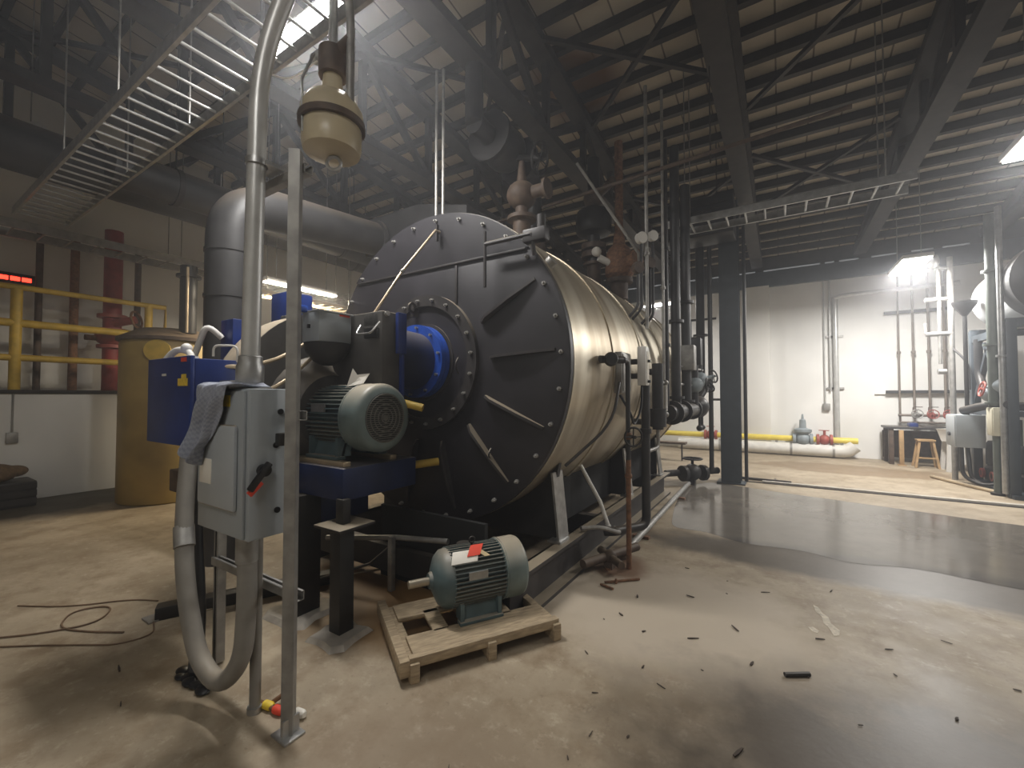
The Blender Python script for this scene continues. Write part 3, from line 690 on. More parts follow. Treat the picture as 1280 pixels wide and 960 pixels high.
# ------------------------------------------------------------------ channel frame, conduit and cabinets at the left
sf = thing('strut_frame', 'galvanised slotted channel frame standing on the floor beside the grey disconnect box', 'strut frame', (-1.98, 1.16, 0))
def channel(p0, p1, s=.042, open_dir=(0, -1, 0)):
    p0, p1 = V(p0), V(p1); d = (p1 - p0).normalized(); o = V(open_dir); x = d.cross(o).normalized(); mb = MB()
    mb.bar(p0 - o * s / 2, p1 - o * s / 2, s, .004, up=o)
    for k in (-1, 1):
        mb.bar(p0 + x * k * s / 2, p1 + x * k * s / 2, .004, s, up=o)
        mb.bar(p0 + x * k * s * .36 + o * s / 2, p1 + x * k * s * .36 + o * s / 2, s * .28, .004, up=o)
    return mb
channel((-1.98, 1.16, .012), (-1.98, 1.16, 2.79), .048, (-.75, -.66, 0)).build('post', 'galv_dull', sf)
channel((-1.99, 1.215, .62), (-2.86, 1.215, .62), .042, (0, 0, 1)).build('lower_rail', 'galv_dull', sf)
channel((-1.96, 1.215, 2.72), (-2.45, 1.215, 2.72), .042, (0, 0, 1)).build('upper_rail', 'galv_dull', sf)
channel((-1.96, 1.20, 1.50), (-2.5, 1.20, 1.50), .042, (0, 0, 1)).build('box_rail', 'galv_dull', sf)
MB().box(-2.04, -1.92, 1.11, 1.21, 0, .012, .002).box(-1.965, -1.955, 1.12, 1.2, .0, .09).build('floor_bracket', 'galv', sf)
MB().box(-2.02, -1.985, 1.10, 1.18, 1.36, 1.42, .004).build('clamp', 'steel_black', sf)
channel((-2.86, 1.24, .012), (-2.86, 1.24, 1.4), .045, (0, -1, 0)).build('post', 'galv_dull', sf)

db = thing('disconnect_box', 'grey electrical disconnect box with side handle beside the channel post', 'electrical box', (-2.29, 1.08, .93))
MB().box(-2.53, -2.05, 1.0, 1.175, .93, 1.63, .008).build('enclosure', 'grey_box', db)
dr = MB().box(-2.52, -2.075, .985, 1.0, .94, 1.62, .004).build('door', 'grey_box', db)
MB().box(-2.49, -2.12, .965, .987, 1.06, 1.46, .016).build('raised_panel', 'grey_panel', dr)
MB().box(-2.45, -2.33, .962, .966, 1.17, 1.29, .001).build('label_plate', 'paper', dr)
MB().box(-2.30, -2.20, .982, .986, 1.545, 1.60).build('sticker', 'sticker', dr)
MB().box(-2.54, -2.20, .98, 1.18, 1.63, 1.642, .002).build('rain_lip', 'galv_dull', db)
h = MB().cyl((-2.05, 1.06, 1.25), (-2.02, 1.06, 1.25), .028).bar((-2.015, 1.075, 1.285), (-2.012, .985, 1.17), .022, .03, bev=.006).build('handle', 'black', db)
MB().bar((-2.03, 1.045, 1.20), (-2.026, .99, 1.15), .012, .03, bev=.003).build('handle_guard', 'tag_red', h)
for (yy, zz) in ((1.12, 1.36), (1.13, 1.05), (1.14, 1.52)): MB().cyl((-2.05, yy, zz), (-2.043, yy, zz), .014, n=12).build('knockout', 'black', db)

cp = thing('conduit_pole', 'tall pale conduit rising from the grey disconnect box and bending at the top', 'conduit', (-2.24, 1.09, 1.64))
MB().tube(fillet([(-2.24, 1.09, 1.66), (-2.20, 1.085, 2.75), (-2.18, 1.085, 3.28), (-1.96, 1.16, 3.75), (-1.78, 1.22, 4.2)], .3, 6), .042, 24).build('pipe', 'conduit', cp)
MB().lathe([(.052, .0), (.062, .02), (.062, .10), (.054, .12), (.054, .15), (.046, .155)], (-2.24, 1.09, 1.642), (0.03, 0, 1), 24).build('hub', 'galv', cp)
MB().ring((-2.197, 1.085, 2.745), (0, 0, 1), .042, .05, .03, 24).box(-2.26, -2.13, 1.10, 1.19, 2.745, 2.765).build('strap', 'galv', cp)

fc = thing('flexible_conduit', 'fat grey flexible conduit looping down between blue cabinet and grey box', 'conduit', (-2.45, 1.08, .05))
pts = fillet([(-2.98, 1.12, 1.31), (-2.86, 1.05, .9), (-2.74, 1.02, .55), (-2.60, 1.03, .22), (-2.40, 1.05, .13), (-2.24, 1.08, .3), (-2.23, 1.09, .6), (-2.24, 1.09, .93)], .25, 8)
MB().tube(pts, .044, 18).build('hose', 'flex', fc)
MB().cyl((-2.24, 1.09, .78), (-2.24, 1.09, .93), .05).build('coupling', 'galv_dull', fc)
MB().cyl((-2.855, 1.05, .86), (-2.80, 1.035, .76), .05).build('coupling', 'galv_dull', fc)
rc = thing('rigid_conduit', 'straight thin conduit dropping from the grey box to the floor', 'conduit', (-2.27, 1.14, 0))
MB().tube([(-2.27, 1.155, 0.0), (-2.27, 1.155, .93)], .026, 16).build('pipe', 'flex', rc)
MB().ring((-2.27, 1.155, .0), (0, 0, 1), .026, .036, .03, 16).build('coupling', 'galv', rc)
rc = thing('rigid_conduit', 'dark conduit dropping from the blue cabinet into the floor, behind the flexible loop', 'conduit', (-3.1, 1.3, 0))
MB().tube(fillet([(-3.12, 1.2, 1.31), (-3.08, 1.2, .75), (-2.98, 1.18, .35), (-2.90, 1.15, .25), (-2.86, 1.12, 0.0)], .12), .036, 14).build('pipe', 'pipe_dark', rc)
MB().box(-3.36, -3.20, 1.15, 1.25, .98, 1.12, .006).build('pull_box', 'brown_pipe', rc)

bc = thing('control_cabinet', 'blue burner control cabinet with a yellow sticker on its door', 'control cabinet', (-3.24, 1.23, 1.3))
MB().box(-3.55, -2.93, 1.115, 1.42, 1.30, 1.82, .008).build('enclosure', 'blue', bc)
d_ = MB().box(-3.56, -2.92, 1.09, 1.115, 1.295, 1.835, .006).build('door', 'blue', bc)
MB().box(-3.08, -2.95, 1.086, 1.092, 1.655, 1.70).box(-3.03, -2.97, 1.086, 1.092, 1.70, 1.725).build('sticker', 'sticker', d_)
MB().box(-3.32, -3.26, 1.086, 1.092, 1.72, 1.735).build('nameplate', 'white', d_)
MB().box(-3.04, -2.97, 1.086, 1.092, 1.80, 1.825).build('red_mark', 'tag_red', d_)
MB().tube(fillet([(-2.90, 1.2, 1.835), (-2.90, 1.2, 1.90), (-2.78, 1.28, 1.90), (-2.78, 1.28, 1.8)], .04), .007, 8).build('cable', 'white', bc)
MB().tube(fillet([(-3.56, 1.2, 1.52), (-3.66, 1.18, 1.55), (-3.70, 1.2, 1.80), (-3.60, 1.26, 1.93), (-3.48, 1.3, 1.90), (-3.46, 1.3, 1.82)], .12, 8), .022, 12).cyl((-3.46, 1.3, 1.81), (-3.46, 1.3, 1.87), .04).build('hose', 'white', bc)
MB().ball((-3.52, 1.29, 1.93), .035).build('hose_elbow', 'white', bc)
ph = MB().box(-2.93, -2.80, 1.25, 1.40, 1.66, 1.69).box(-2.93, -2.80, 1.25, 1.40, 1.60, 1.63).build('conduit_stub', 'galv', bc)
MB().box(-3.45, -2.98, 1.18, 1.30, .85, 1.305, .01).build('support_leg', 'steel_black', bc) if False else None
# cloth
def cloth():
    nu, nv = 22, 30; mb = MB(); uv = []
    P = []
    for j in range(nv + 1):
        v = j / nv; row = []
        for i in range(nu + 1):
            u = i / nu
            if v < .22:                       # lying on top
                yy = 1.13 - (1.13 - .955) * v / .22; zz = 1.655 + .012 * math.sin(u * 11 + v * 9)
                xx = -2.45 + .34 * u
            else:
                k = (v - .22) / .78
                wdt = .33 * (1 - .45 * k); x0 = -2.455 - .06 * k
                xx = x0 + wdt * u + .012 * math.sin(6 * k + 4 * u)
                fold = .022 + .03 * k
                yy = .945 - .012 * k + fold * math.sin(u * 13 + 2.2 * k + .8 * math.sin(3 * k)) * (.4 + .6 * k) - .012 * math.sin(7 * k)
                ln = .26 + .14 * math.sin(PI * (1 - u) * .9) ** 2
                zz = 1.645 - k * ln + .01 * math.sin(5 * u)
                if k < .12: zz = 1.655 - k * ln * .8
            row.append(V((xx, min(yy, .955) if v >= .22 else yy, zz)))
        P.append(row)
    vs = [[mb.bm.verts.new(p) for p in row] for row in P]
    ul = mb.bm.loops.layers.uv.new('UVMap')
    for j in range(nv):
        for i in range(nu):
            f = mb.bm.faces.new((vs[j][i], vs[j][i + 1], vs[j + 1][i + 1], vs[j + 1][i]))
            for l, (a, b) in zip(f.loops, ((i, j), (i + 1, j), (i + 1, j + 1), (i, j + 1))): l[ul].uv = (a / nu, b / nv * 1.6)
    o = mb.build('cloth_rag', 'cloth'); md = o.modifiers.new('thick', 'SOLIDIFY'); md.thickness = .006
    sb = o.modifiers.new('sub', 'SUBSURF'); sb.levels = 1; sb.render_levels = 1
    return o
tag(cloth(), 'crumpled blue-grey plaid cloth draped over the grey disconnect box', 'cloth')

# small things on the floor at the left
mb = MB()
for i in range(16):
    q = i / 15
    mb.ball((-2.92 + .26 * q + random.uniform(-.02, .02), 1.09 + .02 * q + .035 * math.sin(i * 2.4), .012), random.uniform(.028, .045), (1.3, .9, .40))
tag(mb.build('black_rag', 'black'), 'crumpled flat black rag on the floor left of the looping conduit', 'rag')
fp = [(-2.225, 1.19, 'sticker', 'yellow'), (-2.15, 1.20, 'tag_red', 'red'), (-2.04, 1.245, 'paper', 'white')]
for xx, yy, m, cn in fp:
    t = thing('wire_connector', '%s push-on connector lying at the foot of the channel post' % cn, 'connector', (xx, yy, 0))
    MB().lathe([(.012, 0), (.021, .01), (.021, .05), (.014, .065)], (xx - .03, yy, .022), (1, .2, 0), 14).build('cap', m, t)
    MB().lathe([(.013, -.03), (.013, .0)], (xx - .03, yy, .022), (1, .2, 0), 12).build('collar', 'rust', t)
tag(MB().tube(fillet([(-2.24, 1.22, .012), (-2.2, 1.28, .05), (-2.16, 1.26, .22)], .05), .012, 8).build('cable_stub', 'rust'), 'short rusty cable stub sticking up behind the yellow connector', 'cable')
t = thing('floor_channel', 'dark steel channel lying on the floor behind the looping conduit', 'channel', (-3.7, 1.5, 0))
MB().bar((-3.80, 1.24, .045), (-3.25, 2.35, .045), .11, .09, bev=.006).build('web', 'steel_black', t)
MB().box(-3.87, -3.74, 1.18, 1.28, 0, .012).build('end_plate', 'galv_dull', t)
def loose_wire(pts, lab, r=.006, m='wire'):
    return tag(MB().tube(fillet([(x, y, r + .001) for x, y in pts], .25, 8), r, 6).build('loose_wire', m), lab, 'wire')
loose_wire([(-4.4, .55), (-4.2, .75), (-4.05, 1.0), (-4.3, 1.15), (-4.45, .95), (-4.2, .82), (-3.95, .93), (-3.75, 1.05)], 'brown loose wire looping on the floor by the left edge', .006)
loose_wire([(-4.3, .50), (-4.0, .72), (-3.8, .85), (-3.6, .98), (-3.55, 1.15), (-3.78, 1.22)], 'brown wire running on the floor toward the dark steel channel', .005)
loose_wire([(-4.9, .75), (-4.55, .95), (-4.3, 1.25), (-4.1, 1.35)], 'thin dark wire on the floor farthest into the left area', .005)
loose_wire([(-3.78, 1.25), (-3.6, 1.5), (-3.45, 2.1), (-3.0, 2.9)], 'pale wire running back along the dark floor channel', .007, 'copper')
t = thing('crate', 'dark crate against the low white wall at the left edge', 'crate', (-9.35, 1.15, 0))
MB().box(-9.7, -9.15, .8, 1.55, 0, .36, .01).build('body', 'steel_black', t)
for k in range(3): MB().box(-9.145, -9.13, .8, 1.55, .04 + k * .11, .12 + k * .11).build('slat', 'steel_dark', t)
tag(MB().ball((-9.4, 1.1, .49), .26, (1, 1.25, .55)).ball((-9.38, 1.36, .50), .12, (.9, 1.2, .7)).build('sack', 'sack'), 'slumped brown sack lying on the dark crate', 'sack')

# ------------------------------------------------------------------ ochre tank and left-wall services
tk = thing('softener_tank', 'tall ochre cylindrical tank with dark lid near the left wall', 'tank', (-8.2, 2.8, 0))
MB().lathe([(.60, 0), (.62, .02), (.62, 2.38), (.60, 2.42)], (-8.2, 2.8, 0), (0, 0, 1), 48).build('body', 'ochre', tk)
MB().lathe([(.66, 2.42), (.66, 2.47), (.40, 2.62), (.1, 2.66)], (-8.2, 2.8, 0), (0, 0, 1), 48).build('lid', 'brown_pipe', tk)
MB().lathe([(.16, 0), (.16, .03), (.12, .035)], (-7.68, 2.46, 2.25), (.85, -.55, 0), 24).build('hand_hole', 'yellow', tk)
t = thing('vent_pipe', 'dark vertical pipe rising from the ochre tank to the cable tray', 'pipe', (-7.75, 2.85, 2.55))
MB().tube([(-7.75, 2.85, 2.55), (-7.75, 2.85, 3.60)], .11, 20).build('pipe', 'steel_black', t)
MB().ring((-7.75, 2.85, 3.42), (0, 0, 1), .11, .16, .04, 20).build('flange', 'steel_black', t)
MB().tube([(-7.60, 2.78, 2.55), (-7.60, 2.78, 3.55)], .02, 10).build('side_line', 'copper', t)
gr = thing('guard_railing', 'yellow pipe guard railing on the ledge of the low white wall', 'railing', (-9.83, 1.5, 1.68))
MB().tube([(-9.83, -3.3, 3.25), (-9.83, 3.25, 3.25), (-9.83, 3.25, 2.2)], .045, 12).build('top_rail', 'yellow', gr)
MB().tube([(-9.83, -3.3, 2.70), (-9.83, 2.75, 2.70)], .06, 12).build('middle_rail', 'yellow', gr)
MB().tube([(-9.83, -3.3, 2.17), (-9.83, 2.75, 2.17)], .05, 12).build('lower_rail', 'yellow', gr)
for yy in (-2.6, -.6, 1.40): MB().tube([(-9.83, yy, 1.68), (-9.83, yy, 3.22)], .065, 14).build('post', 'yellow', gr)
MB().tube([(-9.83, 3.0, 1.0), (-9.83, 3.0, 3.25)], .06, 14).build('post', 'yellow', gr)
rs = thing('fire_riser', 'red fire riser pipe with valve behind the yellow railing', 'pipe', (-10.3, 2.7, 1.68))
MB().tube([(-10.3, 2.62, 1.68), (-10.3, 2.62, 4.6)], .13, 20).build('pipe', 'red', rs)
for z in (2.45, 2.75, 3.0): MB().cyl((-10.3, 2.62, z), (-10.3, 2.62, z + .06), .21, n=20).build('flange', 'valve_red', rs)
MB().ball((-10.3, 2.62, 2.66), .2, (1.2, 1.2, .9)).cyl((-10.2, 2.62, 2.9), (-9.98, 2.86, 2.98), .07).build('valve_body', 'valve_red', rs)
MB().torus((-9.97, 2.87, 2.98), (.7, .7, .2), .15, .02, 22, 8).build('handwheel', 'rust', rs)
MB().tube([(-10.3, 2.62, 2.62), (-10.3, 2.26, 2.62)], .05, 10).build('branch', 'rust', rs)
for (yy, r, m, lab) in ((1.72, .045, 'brown_pipe', 'thin brown riser pipe on the left wall, nearest the red display'), (2.14, .06, 'rust', 'rust-brown riser pipe beside the red fire riser'), (3.0, .05, 'brown_pipe', 'brown riser pipe to the far side of the red fire riser')):
    t = thing('wall_riser', lab, 'pipe', (-10.4, yy, 1.68)); MB().tube(fillet([(-10.4, yy, 1.68), (-10.4, yy, 4.4)], .1), r, 12).build('pipe', m, t)
    MB().ring((-10.4, yy, 2.2), (0, 0, 1), r, r + .02, .06, 12).build('coupling', m, t)
ld = thing('led_display', 'small wall display glowing red above the yellow railing', 'display', (-10.7, 1.55, 3.55))
MB().box(-10.99, -10.88, 1.28, 1.80, 3.48, 3.66, .01).build('case', 'black', ld)
for k in range(3): MB().box(-10.885, -10.872, 1.34 + k * .13, 1.45 + k * .13, 3.53, 3.60, .005).build('digit', 'led', ld)
o = thing('wall_outlet', 'grey outlet box with conduit on the low white wall', 'outlet', (-9.74, 1.38, .95))
MB().box(-9.75, -9.70, 1.32, 1.44, .88, 1.04, .006).build('box', 'galv_dull', o); MB().tube([(-9.73, 1.38, 1.04), (-9.73, 1.38, 1.62)], .012, 8).build('conduit', 'galv_dull', o)

# ------------------------------------------------------------------ cable trays
def ladder(p0, p1, wvec, n, label, h=.09, m='galv_dull', hang=(), rung=.012):
    p0, p1, wv = V(p0), V(p1), V(wvec); d = p1 - p0
    t = thing('cable_tray', label, 'cable tray', tuple((p0 + p1) / 2))
    for k in (0, 1):
        a = p0 + wv * k; b = p1 + wv * k
        MB().bar(a, b, .025, h).build('side_rail', m, t)
    for i in range(n):
        q = p0 + d * ((i + .5) / n); MB().cyl(q + V((0, 0, -h * .3)), q + wv + V((0, 0, -h * .3)), rung, n=8).build('rung', m, t)
    for s in hang:
        for k in (0, 1):
            q = p0 + d * s + wv * k; MB().cyl(q, (q.x, q.y, roof_z(q.y) - .01), .008, n=6).build('hanger_rod', 'galv_dull', t)
    return t
ladder((-8.6, 1.17, 4.05), (.3, 1.17, 4.05), (0, .50, 0), 44, 'grey ladder cable tray slung across the upper left of the view', .10, 'galv', (.27, .45, .8))
ladder((-8.75, -3.3, 3.93), (-8.75, 9.5, 3.93), (-.55, 0, 0), 44, 'grey ladder cable tray running along above the left wall railing', .12, 'galv_dull', (.2, .5, .8))
ladder((-1.4, 6.45, 4.10), (1.35, 6.45, 4.10), (0, .42, 0), 12, 'short ladder cable tray crossing in front of the column top', .10, 'galv', (.1, .9), .016)
ladder((-6.9, 3.4, 3.25), (-6.9, 5.3, 3.25), (-.4, 0, 0), 10, 'wire tray hanging just below the low lit strip light', .05, 'copper', (.1, .9), .01)

# big dark pipes high at the left
for (xx, zz, r, y0, y1, lab) in ((-7.6, 4.55, .30, .2, 9.0, 'fat black insulated pipe hung high behind the grey ladder tray'), (-6.5, 4.25, .22, 1.6, 9.0, 'black insulated pipe beside the fat one, above the ochre tank')):
    t = thing('insulated_pipe', lab, 'pipe', (xx, y1, zz))
    MB().tube([(xx, y0, zz), (xx, y1, zz)], r, 24).build('pipe', 'duct', t)
    for yy in (y0 + .6, y0 + 3.0, y0 + 5.5):
        MB().ring((xx, yy, zz), (0, 1, 0), r, r + .015, .06, 24).cyl((xx, yy + .03, zz + r), (xx, yy + .03, roof_z(yy)), .01, n=8).build('hanger', 'steel_dark', t)

# ------------------------------------------------------------------ hanging canister
cx, cy = -2.12, 1.45
t = thing('hanging_canister', 'beige metal canister with a ring eye, hanging over the channel post', 'canister', (cx, cy, 2.93))
MB().lathe([(.06, 2.945), (.150, 2.965), (.158, 3.0), (.158, 3.10), (.150, 3.115)], (cx, cy, 0), (0, 0, 1), 40).build('bowl', 'canister', t)
MB().ring((cx, cy, 3.105), (0, 0, 1), .12, .178, .035, 40).build('clamp_ring', 'brown_pipe', t)
MB().lathe([(.165, 3.14), (.165, 3.20), (.13, 3.26), (.06, 3.29), (.05, 3.40)], (cx, cy, 0), (0, 0, 1), 40).build('dome', 'canister', t)
MB().torus((cx + .02, cy, 2.90), (.6, -.8, 0), .038, .010, 24, 8).build('ring_eye', 'galv', t)
MB().cyl((cx, cy, 3.40), (cx, cy, 3.55), .075).cyl((cx + .02, cy, 3.52), (cx + .12, cy + .03, 3.58), .035).build('valve_head', 'brown_pipe', t)
MB().cyl((cx, cy, 3.55), (cx, cy, roof_z(cy) - .02), .025, n=12).build('drop_pipe', 'galv', t)
MB().cyl((cx - .10, cy - .03, 3.54), (cx - .03, cy, 3.58), .03).ball((cx - .12, cy - .03, 3.54), .03).build('fitting', 'galv', t)
MB().tube(fillet([(cx + .13, cy + .02, 3.2), (cx + .13, cy + .02, 3.7), (cx + .1, cy, 4.0)], .1), .022, 10).build('side_pipe', 'galv_dull', t)
MB().tube(fillet([(cx - .1, cy - .03, 3.52), (cx - .25, cy - .1, 3.42), (cx - .4, cy - .12, 3.5)], .1), .006, 6).build('cable', 'white', t)
MB().tube([(cx - .03, cy - .155, 3.02), (cx - .03, cy - .165, 3.30), (cx - .02, cy - .10, 3.48)], .008, 6).build('clamp_bolt', 'galv', t)

# thin line from the burner to the boiler top
t = thing('sensing_line', 'thin pale tube sloping from the burner box to the black front plate', 'tube', (-2.6, 2.2, 2.6))
MB().tube([(-2.66, 2.20, 2.235), (-2.62, 2.45, 2.62), (-2.63, 2.86, 3.10), (-2.63, 2.915, 3.10)], .011, 8).build('tube', 'copper', t)
MB().ball((-2.62, 2.45, 2.62), .02).build('joint', 'galv_dull', t)

# ------------------------------------------------------------------ steam piping above the boiler
def handwheel(mb, c, axis, R=.10, r=.012):
    x, y, d = frame(axis); c = V(c); mb.torus(c, axis, R, r, 24, 8)
    for k in range(4):
        a = PI * k / 2; mb.cyl(c, c + (x * math.cos(a) + y * math.sin(a)) * R, r * .6, n=6)
    mb.cyl(c - d * .03, c + d * .03, r * 1.6, n=8); return mb
sp = thing('steam_riser', 'dark steam pipe with a big round valve above the boiler front', 'pipe', (-2.76, 4.9, 3.6))
MB().tube(fillet([(-2.76, 4.9, 3.60), (-2.76, 4.9, 4.55), (-2.76, 3.6, 4.55)], .18), .11, 20).build('pipe', 'steel_black', sp)
MB().ball((-2.76, 4.2, 4.55), .26, (1, 1, 1)).cyl((-2.76, 3.86, 4.55), (-2.76, 3.92, 4.55), .28).cyl((-2.76, 4.48, 4.55), (-2.76, 4.54, 4.55), .28).build('valve_body', 'steel_black', sp)
handwheel(MB().cyl((-2.6, 4.2, 4.4), (-2.28, 4.2, 4.30), .035), (-2.28, 4.2, 4.30), (1, 0, -.3), .17, .016).build('handwheel', 'steel_black', sp)
MB().tube([(-2.76, 3.6, 4.55), (-2.76, 3.6, 5.2)], .10, 16).build('upper_pipe', 'steel_black', sp)
s2 = thing('steam_riser', 'second dark steam pipe with flanged drum, farther along the boiler top', 'pipe', (-2.3, 5.9, 3.5))
MB().tube([(-2.3, 5.9, 3.46), (-2.3, 5.9, 5.1)], .09, 18).build('pipe', 'steel_black', s2)
MB().lathe([(.14, 0), (.24, .03), (.26, .08), (.26, .30), (.24, .35), (.14, .38)], (-2.3, 5.9, 3.95), (0, 0, 1), 28).build('drum', 'steel_black', s2)
MB().cyl((-2.3, 5.9, 3.62), (-2.3, 5.9, 3.70), .18).cyl((-2.3, 5.9, 3.74), (-2.3, 5.9, 3.82), .18).build('flange', 'brown_pipe', s2)
MB().cyl((-2.3, 5.9, 4.5), (-1.9, 5.6, 4.55), .06).ball((-2.3, 5.9, 4.5), .15).build('branch', 'brown_pipe', s2)
s3 = thing('relief_valve', 'round dark relief valve on the nozzle nearest the boiler front', 'valve', (-2.4, 4.0, 3.58))
MB().cyl((-2.4, 4.0, 3.56), (-2.4, 4.0, 3.72), .07).ball((-2.4, 4.0, 3.82), .17, (1, 1, .9)).cyl((-2.4, 4.0, 3.95), (-2.4, 4.0, 4.2), .06, .03).build('body', 'brown_pipe', s3)
MB().cyl((-2.4, 4.0, 3.82), (-2.1, 4.0, 3.82), .07).cyl((-2.1, 4.0, 3.82), (-2.07, 4.0, 3.82), .11).build('outlet', 'brown_pipe', s3)
for i, (xx, yy, lab) in enumerate(((-3.14, 3.42, 'thin galvanised rod left of the pair, hanging behind the boiler front'), (-3.06, 3.44, 'thin galvanised rod right of the pair, hanging behind the boiler front'))):
    tag(MB().cyl((xx, yy, 3.2), (xx, yy, 5.16), .016, n=8).build('hanger_rod', 'galv_dull'), lab, 'rod', 'pair of hanger rods')
t = thing('drain_header', 'thin horizontal pipe hung above the boiler, with hangers', 'pipe', (-2.0, 5.0, 4.3))
MB().tube([(-3.6, 4.95, 4.05), (.6, 4.95, 4.28)], .022, 10).build('pipe', 'brown_pipe', t)
for xx in (-3.3, -.6): MB().cyl((xx, 4.95, 4.1), (xx, 4.95, roof_z(4.95)), .008, n=6).build('hanger', 'steel_dark', t)
t = thing('drain_header', 'lower thin pipe sloping down behind the boiler top valves', 'pipe', (-2, 5.3, 3.9))
MB().tube([(-2.0, 4.6, 4.35), (-1.45, 5.2, 3.35), (-1.42, 5.25, 2.75)], .018, 8).build('pipe', 'galv_dull', t)

# brown safety valve cluster at the right shoulder of the shell
sv = thing('safety_valve', 'rusty brown safety valve with vertical vent pipe on the boiler shoulder', 'valve', (-1.95, 6.0, 3.0))
MB().cyl((-1.95, 6.0, 2.98), (-1.95, 6.0, 3.25), .12).cyl((-1.95, 6.0, 3.22), (-1.95, 6.0, 3.28), .19).build('base', 'brown_pipe', sv)
MB().lathe([(.13, 3.28), (.20, 3.34), (.20, 3.62), (.15, 3.72), (.09, 3.78), (.07, 3.95)], (-1.95, 6.0, 0), (0, 0, 1), 24).build('body', 'rust', sv)
MB().cyl((-1.95, 6.0, 3.5), (-1.68, 5.9, 3.5), .09).cyl((-1.68, 5.9, 3.5), (-1.65, 5.89, 3.5), .14).build('outlet', 'rust', sv)
MB().tube([(-1.95, 6.0, 3.9), (-1.95, 6.0, 5.3)], .06, 14).build('vent_pipe', 'rust', sv)
MB().cyl((-2.05, 5.85, 3.5), (-2.16, 5.73, 3.56), .05).ball((-2.18, 5.70, 3.64), .07).build('pilot', 'white', sv)

# ------------------------------------------------------------------ trim piping on the boiler's right side
def vpipe(name, x, y, z0, z1, r, m, label, flanges=(), cat='pipe'):
    t = thing(name, label, cat, (x, y, z0)); MB().tube([(x, y, z0), (x, y, z1)], r, 14).build('pipe', m, t)
    for z in flanges: MB().cyl((x, y, z), (x, y, z + .035), r * 1.7, n=14).build('flange', m, t)
    return t
a = thing('blowdown_pipe', 'thin vertical drain pipe with handwheel, rusty at its foot, beside the silver shell', 'pipe', (-1.2, 3.92, 0))
MB().tube(fillet([(-1.33, 3.60, 1.92), (-1.2, 3.75, 1.92), (-1.2, 3.92, 1.92), (-1.2, 3.92, 1.0)], .06), .022, 12).build('upper_pipe', 'pipe_dark', a)
MB().tube([(-1.2, 3.92, 1.0), (-1.2, 3.92, .0)], .024, 12).build('lower_pipe', 'rust', a)
MB().ball((-1.27, 3.66, 1.92), .065).cyl((-1.38, 3.58, 1.92), (-1.2, 3.80, 1.92), .035).cyl((-1.27, 3.66, 1.92), (-1.24, 3.60, 1.92), .05).build('check_valve', 'pipe_dark', a)
handwheel(MB().cyl((-1.2, 3.92, 1.22), (-1.13, 3.85, 1.22), .014, n=8), (-1.13, 3.85, 1.22), (.7, -.7, 0), .085, .010).build('handwheel', 'steel_black', a)
MB().ball((-1.2, 3.92, 1.22), .04).ball((-1.2, 3.92, .85), .035).build('globe_valve', 'rust', a)
b = thing('feed_pipe', 'thick dark pipe dropping down the shell and turning left along the skid rail', 'pipe', (-1.2, 4.53, .1))
MB().tube(fillet([(-1.2, 4.53, 1.72), (-1.2, 4.53, .24), (-1.42, 4.15, .24), (-1.5, 4.1, .24)], .1), .045, 16).build('pipe', 'pipe_dark', b)
MB().ring((-1.2, 4.53, 1.2), (0, 0, 1), .045, .06, .05, 16).build('union', 'pipe_dark', b)
lc = thing('level_control', 'white level control board with gauge mounted on the silver shell', 'level control', (-1.25, 4.4, 1.7))
MB().box(-1.24, -1.15, 4.37, 4.50, 1.70, 2.10, .01).build('board', 'white', lc)
MB().box(-1.15, -1.145, 4.40, 4.47, 1.76, 2.05).build('scale_plate', 'paper', lc)
for z in (1.74, 1.95): MB().cyl((-1.145, 4.43, z), (-1.12, 4.43, z), .015, n=10).build('knob', 'black', lc)
for z in (1.8, 1.95): MB().cyl((-1.38, 4.45, z), (-1.22, 4.45, z), .03).build('bracket', 'pipe_dark', lc)
wc = thing('water_column', 'dark water column with glass gauge beside the level control board', 'water column', (-1.15, 4.9, 1.2))
MB().cyl((-1.15, 4.85, 1.22), (-1.15, 4.85, 1.95), .06).cyl((-1.15, 4.85, 1.25), (-1.15, 4.85, 1.45), .09).build('column', 'pipe_dark', wc)
MB().cyl((-1.1, 5.0, 1.42), (-1.1, 5.0, 1.72), .022).build('gauge_glass', 'white', wc)
for z in (1.38, 1.74): MB().cyl((-1.15, 4.85, z), (-1.1, 5.02, z), .02).ball((-1.1, 5.0, z), .035).build('gauge_cock', 'galv_dull', wc)
for z in (1.30, 1.86): MB().cyl((-1.42, 4.85, z), (-1.15, 4.85, z), .035).build('nipple', 'pipe_dark', wc)
MB().tube(fillet([(-1.15, 4.85, 1.22), (-1.15, 4.85, 1.02), (-1.2, 4.6, 1.0)], .06), .02, 10).build('drain', 'galv_dull', wc)
ht = thing('capillary_hose', 'black thin hose hanging in a loop under the level control board', 'hose', (-1.2, 4.2, 1.4))
MB().tube(fillet([(-1.2, 4.40, 1.70), (-1.18, 4.30, 1.45), (-1.2, 4.10, 1.30), (-1.2, 4.02, 1.42), (-1.3, 4.0, 1.6)], .12, 6), .012, 8).build('hose', 'black', ht)
vpipe('stand_pipe', -1.18, 5.45, 1.25, 4.8, .028, 'pipe_dark', 'thin dark standpipe left of the thick standpipes at the boiler side', (2.2, 3.4))
vpipe('stand_pipe', -1.15, 5.85, 1.42, 4.9, .06, 'pipe_dark', 'thick dark standpipe rising past the lit strip, nearest the level board', (1.55, 2.55))
vpipe('stand_pipe', -1.12, 6.4, 1.40, 4.6, .065, 'pipe_dark', 'thick dark standpipe behind the first, beside the back of the shell', (1.5, 2.9))
vpipe('stand_pipe', -1.35, 5.2, 2.4, 5.4, .022, 'galv_dull', 'slim bright standpipe running up past the roof brace', (3.3,))
